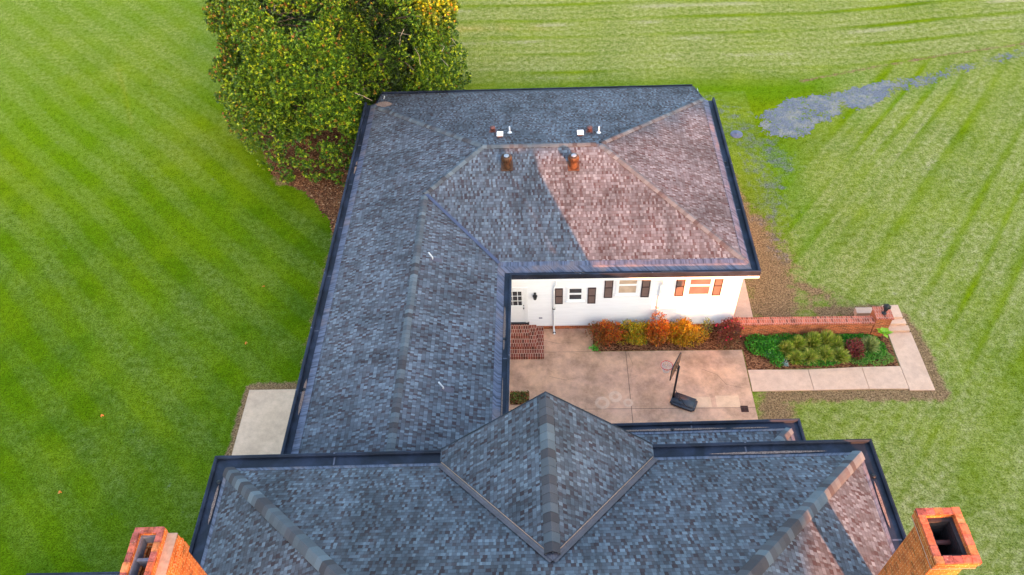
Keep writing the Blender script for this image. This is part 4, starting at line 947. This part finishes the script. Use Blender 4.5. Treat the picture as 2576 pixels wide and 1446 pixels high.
for i in range(34):
    a = RNG.uniform(0, 6.28); z = RNG.uniform(.8, 7.5); L = 5.6*math.sqrt(max(.1, 1-((z-4)/6.5)**2)); el = RNG.uniform(.0, .5)
    p3 = [(0, 0, z)]
    for j in range(1, 5): q = j/4; p3.append((L*q*math.cos(a+.12*math.sin(j)), L*q*math.sin(a+.12*math.sin(j)), z+L*q*el+RNG.uniform(-.12, .12)))
    mb.tube(p3, [.11, .08, .055, .035, .015], 6)
mb.build('trunk', M['bark'], mg)
TWM = simple('pale_twig', (.40, .30, .22), .8)
for i in range(12):
    c0 = np.array([RNG.uniform(-7.5, -3.9), RNG.uniform(35.6, 37.2), RNG.uniform(4.6, 6.8)]) if i < 8 else TC+norm(RNG.normal(size=3))*RAD*.9
    dl = Vector(RNG.normal(size=3)).normalized(); p0 = Vector(c0)-Vector((-10.3, 39.3, 0)); p1 = p0+dl*.5+Vector((0, 0, .1)); p2 = p1+(dl+Vector(RNG.normal(size=3))*.5).normalized()*.5
    mb = MB(); mb.tube([p0, p1, p2], [.018, .013, .006], 5, cap=False); mb.build('bare_twig', TWM, mg)

def shrub(x, y, r_, hgt, cols, p, label, name='shrub', cat='shrub', group=None, n=1700, leaf=.055, ry=None, wdt=.3, seed=0, gradient=None, stems=True):
    t_ = empty(name, (x, y, 0), label=label, cat=cat, group=group); ry = ry or r_
    nl_ = 22; lc_ = sph(nl_)*RNG.uniform(.6, 1.25, (22, 1)); cs = lc_*np.array([r_*.62, ry*.62, hgt*.34])+np.array([0, 0, hgt*.5])
    which = RNG.integers(0, nl_, n); d = sph(n); rad = RNG.uniform(.45, 1., (n, 1))*np.array([r_*.36, ry*.36, hgt*.26])*RNG.uniform(.6, 1.3, nl_)[which][:, None]
    P = cs[which]+d*rad; P[:, 2] = np.maximum(P[:, 2], .05+RNG.uniform(0, .1, n)); P[:, 1] = np.minimum(P[:, 1], 22.08-y); dd = norm(d+np.array([0, 0, .5])+RNG.normal(size=(n, 3))*.5)
    c = pick(cols, n, .22, p)
    if gradient is not None:   # leaf colour blends into a second palette along one direction
        k = np.clip((P @ np.array(gradient[0]))/r_*.5+.5+RNG.normal(size=n)*.18, 0, 1)[:, None]; c = c*(k)+pick(gradient[1], n)*(1-k)
    L = RNG.uniform(.7, 1.3, n)*leaf*1.35; V, F, C = leaves(P, dd, L, L*wdt, c)
    o = npmesh('foliage', V, F, C, M['leaf'], t_)
    if stems:
        mb = MB()
        for k in range(9):
            a = RNG.uniform(0, 6.28); q = RNG.uniform(.3, .7); mb.tube([(.03*math.cos(a), .03*math.sin(a), 0), (r_*q*.5*math.cos(a), ry*q*.5*math.sin(a), hgt*.45), (r_*q*math.cos(a), ry*q*math.sin(a), hgt*.85)], [.014, .01, .005], 5, cap=False)
        mb.build('stem', M['bark'], t_)
    return t_
RO = [(.70, .12, .012), (.72, .24, .012), (.50, .035, .015), (.34, .15, .02), (.16, .12, .02)]
YG = [(.58, .36, .010), (.40, .37, .02), (.55, .26, .012), (.18, .20, .015), (.48, .14, .012)]
YO = [(.52, .24, .008), (.50, .32, .010), (.45, .16, .008), (.30, .24, .012)]
DKL = [(.12, .07, .03), (.16, .10, .03), (.10, .11, .03), (.28, .06, .03)]
shrub(2.75, 21.45, .92, 1.3, RO, [.3, .25, .2, .15, .1], 'fiery orange red shrub, first one beside the pale slab corner', group=None, gradient=((.9, .2, .5), DKL), n=5200, ry=.6)
shrub(3.85, 21.4, .92, 1.2, YG, [.28, .3, .12, .2, .1], 'yellow green shrub growing against the red orange one under the tall window', n=5200, ry=.6)
shrub(4.98, 21.5, .82, 1.4, RO, [.25, .4, .15, .15, .05], 'tallest scarlet and orange shrub beneath the second downspout', n=5200, ry=.55, gradient=((.3, .2, .9), DKL))
shrub(6.05, 21.42, .95, 1.25, YO, [.35, .25, .2, .2], 'golden yellow shrub under the corner window', n=5600, ry=.6)
shrub(7.02, 21.75, .34, 1.0, [(.2, .3, .04), (.35, .3, .05), (.3, .15, .04)], None, 'thin sparse green shrub at the end of the golden row', n=260, ry=.3)
shrub(7.9, 21.42, .68, 1.15, [(.20, .035, .03), (.28, .05, .04), (.33, .11, .05), (.16, .12, .04), (.12, .035, .03)], [.3, .25, .2, .1, .15], 'burgundy leaved azalea with pink blooms by the brick wall', n=5200, ry=.6, gradient=((-.1, .4, .9), [(.20, .20, .05), (.25, .12, .05)]))
mb = MB()
az = [o for o in bpy.data.objects if o.name.startswith('shrub') and 'azalea' in o.get('label', '')][0]
for i in range(14):
    d = sph(1); d[:, 2] = np.abs(d[:, 2])*.8+.1; p1 = np.repeat(d*np.array([.58, .5, .5])+np.array([0, 0, .62]), 5, 0); V, F, C = leaves(p1, norm(d+RNG.normal(size=(5, 3))*.8), np.full(5, .075), np.full(5, .035), pick([(.78, .03, .12), (.7, .05, .06)], 5)); npmesh('bloom', V, F, C, M['leaf'], az)
GR = [(.05, .26, .02), (.08, .34, .02), (.12, .40, .03), (.04, .17, .02)]
def patch(name, x, y, rx, ry, hgt, cols, label, n, leaf=.05, cat='ground cover', kind='stuff', wdt=.3):
    a = RNG.uniform(0, 6.28, n); q = np.sqrt(RNG.random(n)); P = np.stack([x+rx*q*np.cos(a), y+ry*q*np.sin(a), np.zeros(n)], 1)
    P[:, 2] = hgt*(1-q**3*.7)*(RNG.uniform(.25, 1, n))*(.85+.3*wob(P[:, 0], P[:, 1], 5, 5)); d = RNG.normal(size=(n, 3))*.6+np.array([0, 0, .9]); L = RNG.uniform(.7, 1.4, n)*leaf
    P = P[(m_ := (P[:, 1] < 21.55) | (P[:, 0] < 8.0))]; d, L = d[m_], L[m_]
    V, F, C = leaves(P, d, L, L*wdt, pick(cols, len(P), .25)); o = npmesh(name, V, F, C, M['leaf']); return tag(o, label, cat, kind=kind)
def multi(name, spots, cols, label, dens, **kw):
    Vs, Fs, Cs = [], [], []; k = 0
    for (x, y, rx, ry, hg) in spots:
        n = int(dens*rx*ry*3.14); a = RNG.uniform(0, 6.28, n); q = np.sqrt(RNG.random(n)); P = np.stack([x+rx*q*np.cos(a), y+ry*q*np.sin(a), np.zeros(n)], 1)
        P[:, 2] = .03+hg*(1-q**3*.7)*RNG.uniform(.2, 1, n); ok = (P[:, 1] < 21.56) & (P[:, 0] < 14.76); P = P[ok]; n = len(P)
        d = RNG.normal(size=(n, 3))*.6+np.array([0, 0, .9]); L = RNG.uniform(.7, 1.4, n)*kw.get('leaf', .06)
        V, F, C = leaves(P, d, L, L*kw.get('wdt', .3), pick(cols, n, .25)); Vs.append(V); Fs.append(F+k); Cs.append(C); k += len(V)
    return tag(npmesh(name, np.vstack(Vs), np.vstack(Fs), np.vstack(Cs), M['leaf']), label, kw.get('cat', 'ground cover'), kind='stuff')
multi('ground_cover', [(9.15, 21.1, .55, .6, .35), (9.6, 20.9, .5, .6, .4), (10.3, 21.3, .9, .4, .35), (11.3, 21.3, 1.0, .35, .28), (12.5, 21.35, 1.2, .3, .25), (13.5, 21.35, .8, .28, .22), (9.8, 20.35, .32, .45, .25), (11.5, 20.7, 1.6, .75, .16), (13.6, 20.9, .9, .7, .16)], GR, 'vivid green low ground cover against the brick wall', 1500, leaf=.07)
multi('ground_cover', [(13.9, 20.35, .75, .4, .2), (13.2, 20.2, .4, .25, .15)], [(.10, .32, .03), (.16, .36, .05), (.2, .3, .06)], 'light green ground cover at the path corner', 1300, leaf=.06)
def grass_tuft(x, y, r_, hgt, cols, label, n=420, group=None):
    t_ = empty('ornamental_grass', (x, y, 0), label=label, cat='ornamental grass', group=group); a = RNG.uniform(0, 6.28, n); lean = RNG.uniform(.1, 1., n)
    P = np.stack([.15*r_*np.cos(a), .15*r_*np.sin(a), np.full(n, .02)], 1); tipv = np.stack([r_*lean*np.cos(a), r_*lean*np.sin(a), hgt*(1.05-.55*lean**2)*RNG.uniform(.7, 1.1, n)], 1)
    mid = P*.4+tipv*.5; mid[:, 2] = tipv[:, 2]*.72; sdir = norm(np.cross(tipv-P, RNG.normal(size=(n, 3)))); wd = RNG.uniform(.012, .026, (n, 1))
    V = np.stack([P-sdir*wd, P+sdir*wd, mid+sdir*wd, mid-sdir*wd, mid-sdir*wd, mid+sdir*wd, tipv+sdir*wd*.2, tipv-sdir*wd*.2], 1).reshape(-1, 3); F = np.arange(8*n).reshape(-1, 4)
    o = npmesh('blades', V, F, np.repeat(pick(cols, n, .25), 2, 0), M['leaf'], t_); return t_
OG = [(.38, .42, .04), (.48, .46, .08), (.26, .36, .03), (.16, .27, .02), (.55, .50, .13)]
for i, (x, y, r_, hg, lb) in enumerate([(10.25, 20.75, .42, .65, 'olive grass tuft next to the vivid ground cover'), (10.75, 20.95, .45, .7, 'dense green gold grass clump second from the patio side'), (10.55, 20.3, .45, .5, 'arching grass clump spilling on the path joint'), (11.15, 20.35, .5, .5, 'arching yellow grass clump touching the path, near its first joint'), (11.4, 21.0, .5, .85, 'tall pale seeded grass clump in the middle of the bed'), (11.95, 21.05, .5, .9, 'tallest feathery grass clump in front of the brick wall'), (11.8, 20.45, .5, .6, 'low grass clump in the centre by the path'), (12.4, 20.35, .48, .6, 'grass clump just left of the red barberry'), (12.35, 20.95, .4, .7, 'upright grass clump behind the red barberry')]):
    grass_tuft(x, y, r_, hg, OG, lb, group='ornamental grasses in the garden bed', n=520)
grass_tuft(13.75, 20.85, .5, .7, [(.42, .44, .16), (.36, .38, .12), (.28, .34, .08)], 'pale fluffy grass clump right of the red barberry', group='ornamental grasses in the garden bed', n=520)
shrub(13.05, 20.6, .5, .75, [(.22, .03, .03), (.30, .06, .04), (.14, .03, .025), (.18, .12, .04)], [.4, .25, .25, .1], 'dark red barberry among the ornamental grasses', n=1500, leaf=.06)
def silver(x, y, lb):
    t_ = empty('silver_plant', (x, y, 0), label=lb, cat='plant'); n = 60; a = RNG.uniform(0, 6.28, n); d = np.stack([np.cos(a), np.sin(a), RNG.uniform(.2, 1.2, n)], 1)
    V, F, C = leaves(np.zeros((n, 3))+RNG.normal(size=(n, 3))*.04+np.array([0, 0, .08]), d, RNG.uniform(.1, .2, n), RNG.uniform(.012, .02, n), pick([(.42, .52, .46), (.30, .42, .36)], n)); npmesh('leaves', V, F, C, M['leaf'], t_)
silver(9.55, 20.55, 'silvery spiky plant among the vivid green cover'); silver(10.1, 20.05, 'silvery plant at the path edge')
t_ = empty('broadleaf_plant', (14.42, 21.38, 0), label='lime green broad leaved plant in front of the pillar', cat='plant'); n = 13; a = np.arange(n)*2.4; d = np.stack([np.cos(a), np.sin(a), np.linspace(.15, 1.1, n)], 1)
V, F, C = leaves(np.zeros((n, 3))+np.array([0, 0, .45]), d, np.linspace(.42, .22, n), np.linspace(.10, .06, n), pick([(.28, .55, .03), (.36, .62, .05)], n), up=np.tile([0, 0, 1.], (n, 1))); npmesh('leaves', V, F, C, M['leaf'], t_)
mb = MB(); mb.tube([(0, 0, 0), (0, 0, .5)], .015); mb.build('stem', M['bark'], t_)
t_ = empty('weed', (2.22, 20.98, 0), label='bright green weed at the slab corner beside the first shrub', cat='plant'); n = 70; P = RNG.normal(size=(n, 3))*np.array([.10, .10, .05])+np.array([0, 0, .12]); V, F, C = leaves(P, RNG.normal(size=(n, 3))+np.array([0, 0, .7]), RNG.uniform(.08, .14, n), RNG.uniform(.025, .04, n), pick([(.10, .42, .04), (.16, .5, .06)], n)); npmesh('leaves', V, F, C, M['leaf'], t_)
n = 500; P = np.stack([RNG.uniform(-1.4, -.66, n), RNG.uniform(18.23, 18.8, n), RNG.uniform(.05, .16, n)], 1); V, F, C = leaves(P, RNG.normal(size=(n, 3))+np.array([0, 0, .6]), RNG.uniform(.05, .1, n), RNG.uniform(.015, .03, n), pick([(.14, .24, .04), (.25, .22, .05), (.30, .08, .03), (.08, .12, .03)], n)); tag(npmesh('weeds', V, F, C, M['leaf']), 'mixed green and red weeds filling the small square bed', 'weeds', kind='stuff')
for (x, y, lb) in ((-18.34, 17.83, 'orange fallen leaf midway between the left pad and the left frame edge'), (-18.71, 14.35, 'lowest orange fallen leaf, above the left chimney'), (-13.22, 24.97, 'farthest orange fallen leaf beside the wing'), (-13.19, 21.56, 'orange fallen leaf level with the door')):
    V, F, C = leaves(np.array([[x, y, .05], [x, y, .05], [x, y, .05]]), np.array([[1, .2, .3], [-.5, .8, .2], [-.4, -.8, .4]]), np.full(3, .085), np.full(3, .05), np.array([[.8, .22, .03]]*3)); tag(npmesh('fallen_leaf', V, F, C, M['leaf']), lb, 'leaf', group='orange leaves on the left lawn')

# litter under the magnolia
n = 2600; a = RNG.uniform(0, 1, (n, 2)); P = np.stack([-15.5+6.2*a[:, 0], 28.3+8*a[:, 1], np.full(n, .03)], 1); P = P[mul_in(P[:, 0], P[:, 1]) > .5]; n = len(P)
V, F, C = leaves(P, RNG.normal(size=(n, 3))*np.array([1, 1, .25]), RNG.uniform(.09, .17, n), RNG.uniform(.025, .04, n), pick([(.30, .11, .04), (.42, .20, .09), (.16, .05, .02), (.5, .3, .16)], n)); tag(npmesh('leaf_litter', V, F, C, M['leaf']), 'brown fallen magnolia leaves over the mulch', 'leaf litter', kind='stuff')

# ---------------------------------------------------------------- unseen tree belt, its gaps and canopy bands shaped to steer low sun
pq = Vector((.905, .425, 0)); dq = Vector((-.425, .905, 0)); tE = math.tan(SUN_EL)
Vs, Fs = [], []; k = 0
def blob(c, r_):
    global k
    nu, nv = 12, 8; th = np.linspace(0, 2*math.pi, nu, endpoint=False); ph = np.linspace(.05, math.pi-.05, nv)
    TH, PH = np.meshgrid(th, ph); rad = 1+.16*np.sin(TH*3+c[0])*np.sin(PH*4+c[1])+RNG.uniform(-.09, .09, TH.shape)
    P = np.stack([c[0]+r_[0]*rad*np.cos(TH)*np.sin(PH), c[1]+r_[1]*rad*np.sin(TH)*np.sin(PH), c[2]+r_[2]*rad*np.cos(PH)], -1).reshape(-1, 3); id_ = np.arange(nu*nv).reshape(nv, nu)
    F_ = np.stack([id_[:-1], np.roll(id_[:-1], -1, 1), np.roll(id_[1:], -1, 1), id_[1:]], -1).reshape(-1, 4); Vs.append(P); Fs.append(F_+k); k += len(P)
def solid(q):   # filled heights along the belt; openings placed to let sun through
    if 6.5 < q < 10.35: return [(0, 22.7), (24.8, 36)]
    if q < -5.75 or -4.1 < q < 7: return [(0, 36)]
    if q < 0: return [(0, 27.2), (29.2, 36)]
    if q < 13.7: return [(0, 21.2), (27.7, 31.6)]
    if q < 22.5: return [(0, 21.2), ((106.1-(q-14.2)*.5)*.2586, 36)]
    return [(0, 35)]
def column(q, r_, step, zr_):
    for z0, z1 in solid(q):
        n = max(1, int(math.ceil((z1-z0-2*zr_)/step))+1) if z1-z0 > 2*zr_ else 1
        for i in range(n):
            z = (z0+z1)/2 if n == 1 else z1-zr_-(z1-z0-2*zr_)*i/(n-1)
            p_ = pq*q+dq*(-60-RNG.uniform(0, 1.5)); blob((p_.x, p_.y, z), (r_, r_, zr_))
q = -70.
while q < -8: column(q, 2.2, 3., 2.2); q += 1.7
for q in list(np.arange(-8, -6.3, .8))+list(np.arange(-3.1, 9.5, .8)): column(q, 1.0, 1.5, 1.1)
for q in (-6.25, -6.0, -4.9, -3.85, -3.6, 9.6, 9.95): column(q, .55 if q != -4.9 else .8, .55, .6)
for q in (-5.45, -4.35): column(q, .4, .7, .6)
q = 10.9
while q < 22.3: column(q, .65, .95, .7); q += .75
q = 23.4
while q < 80: column(q, 2.2, 3., 2.2); q += 1.7
wd_ = npmesh('sun_screen_woodland', np.vstack(Vs), np.vstack(Fs), np.tile([.05, .09, .02], (sum(len(f) for f in Fs), 1)), M['leaf']); tag(wd_, 'unseen belt of trees with gaps shaped for the low sun', 'sun_screen_woodland', kind='stuff')
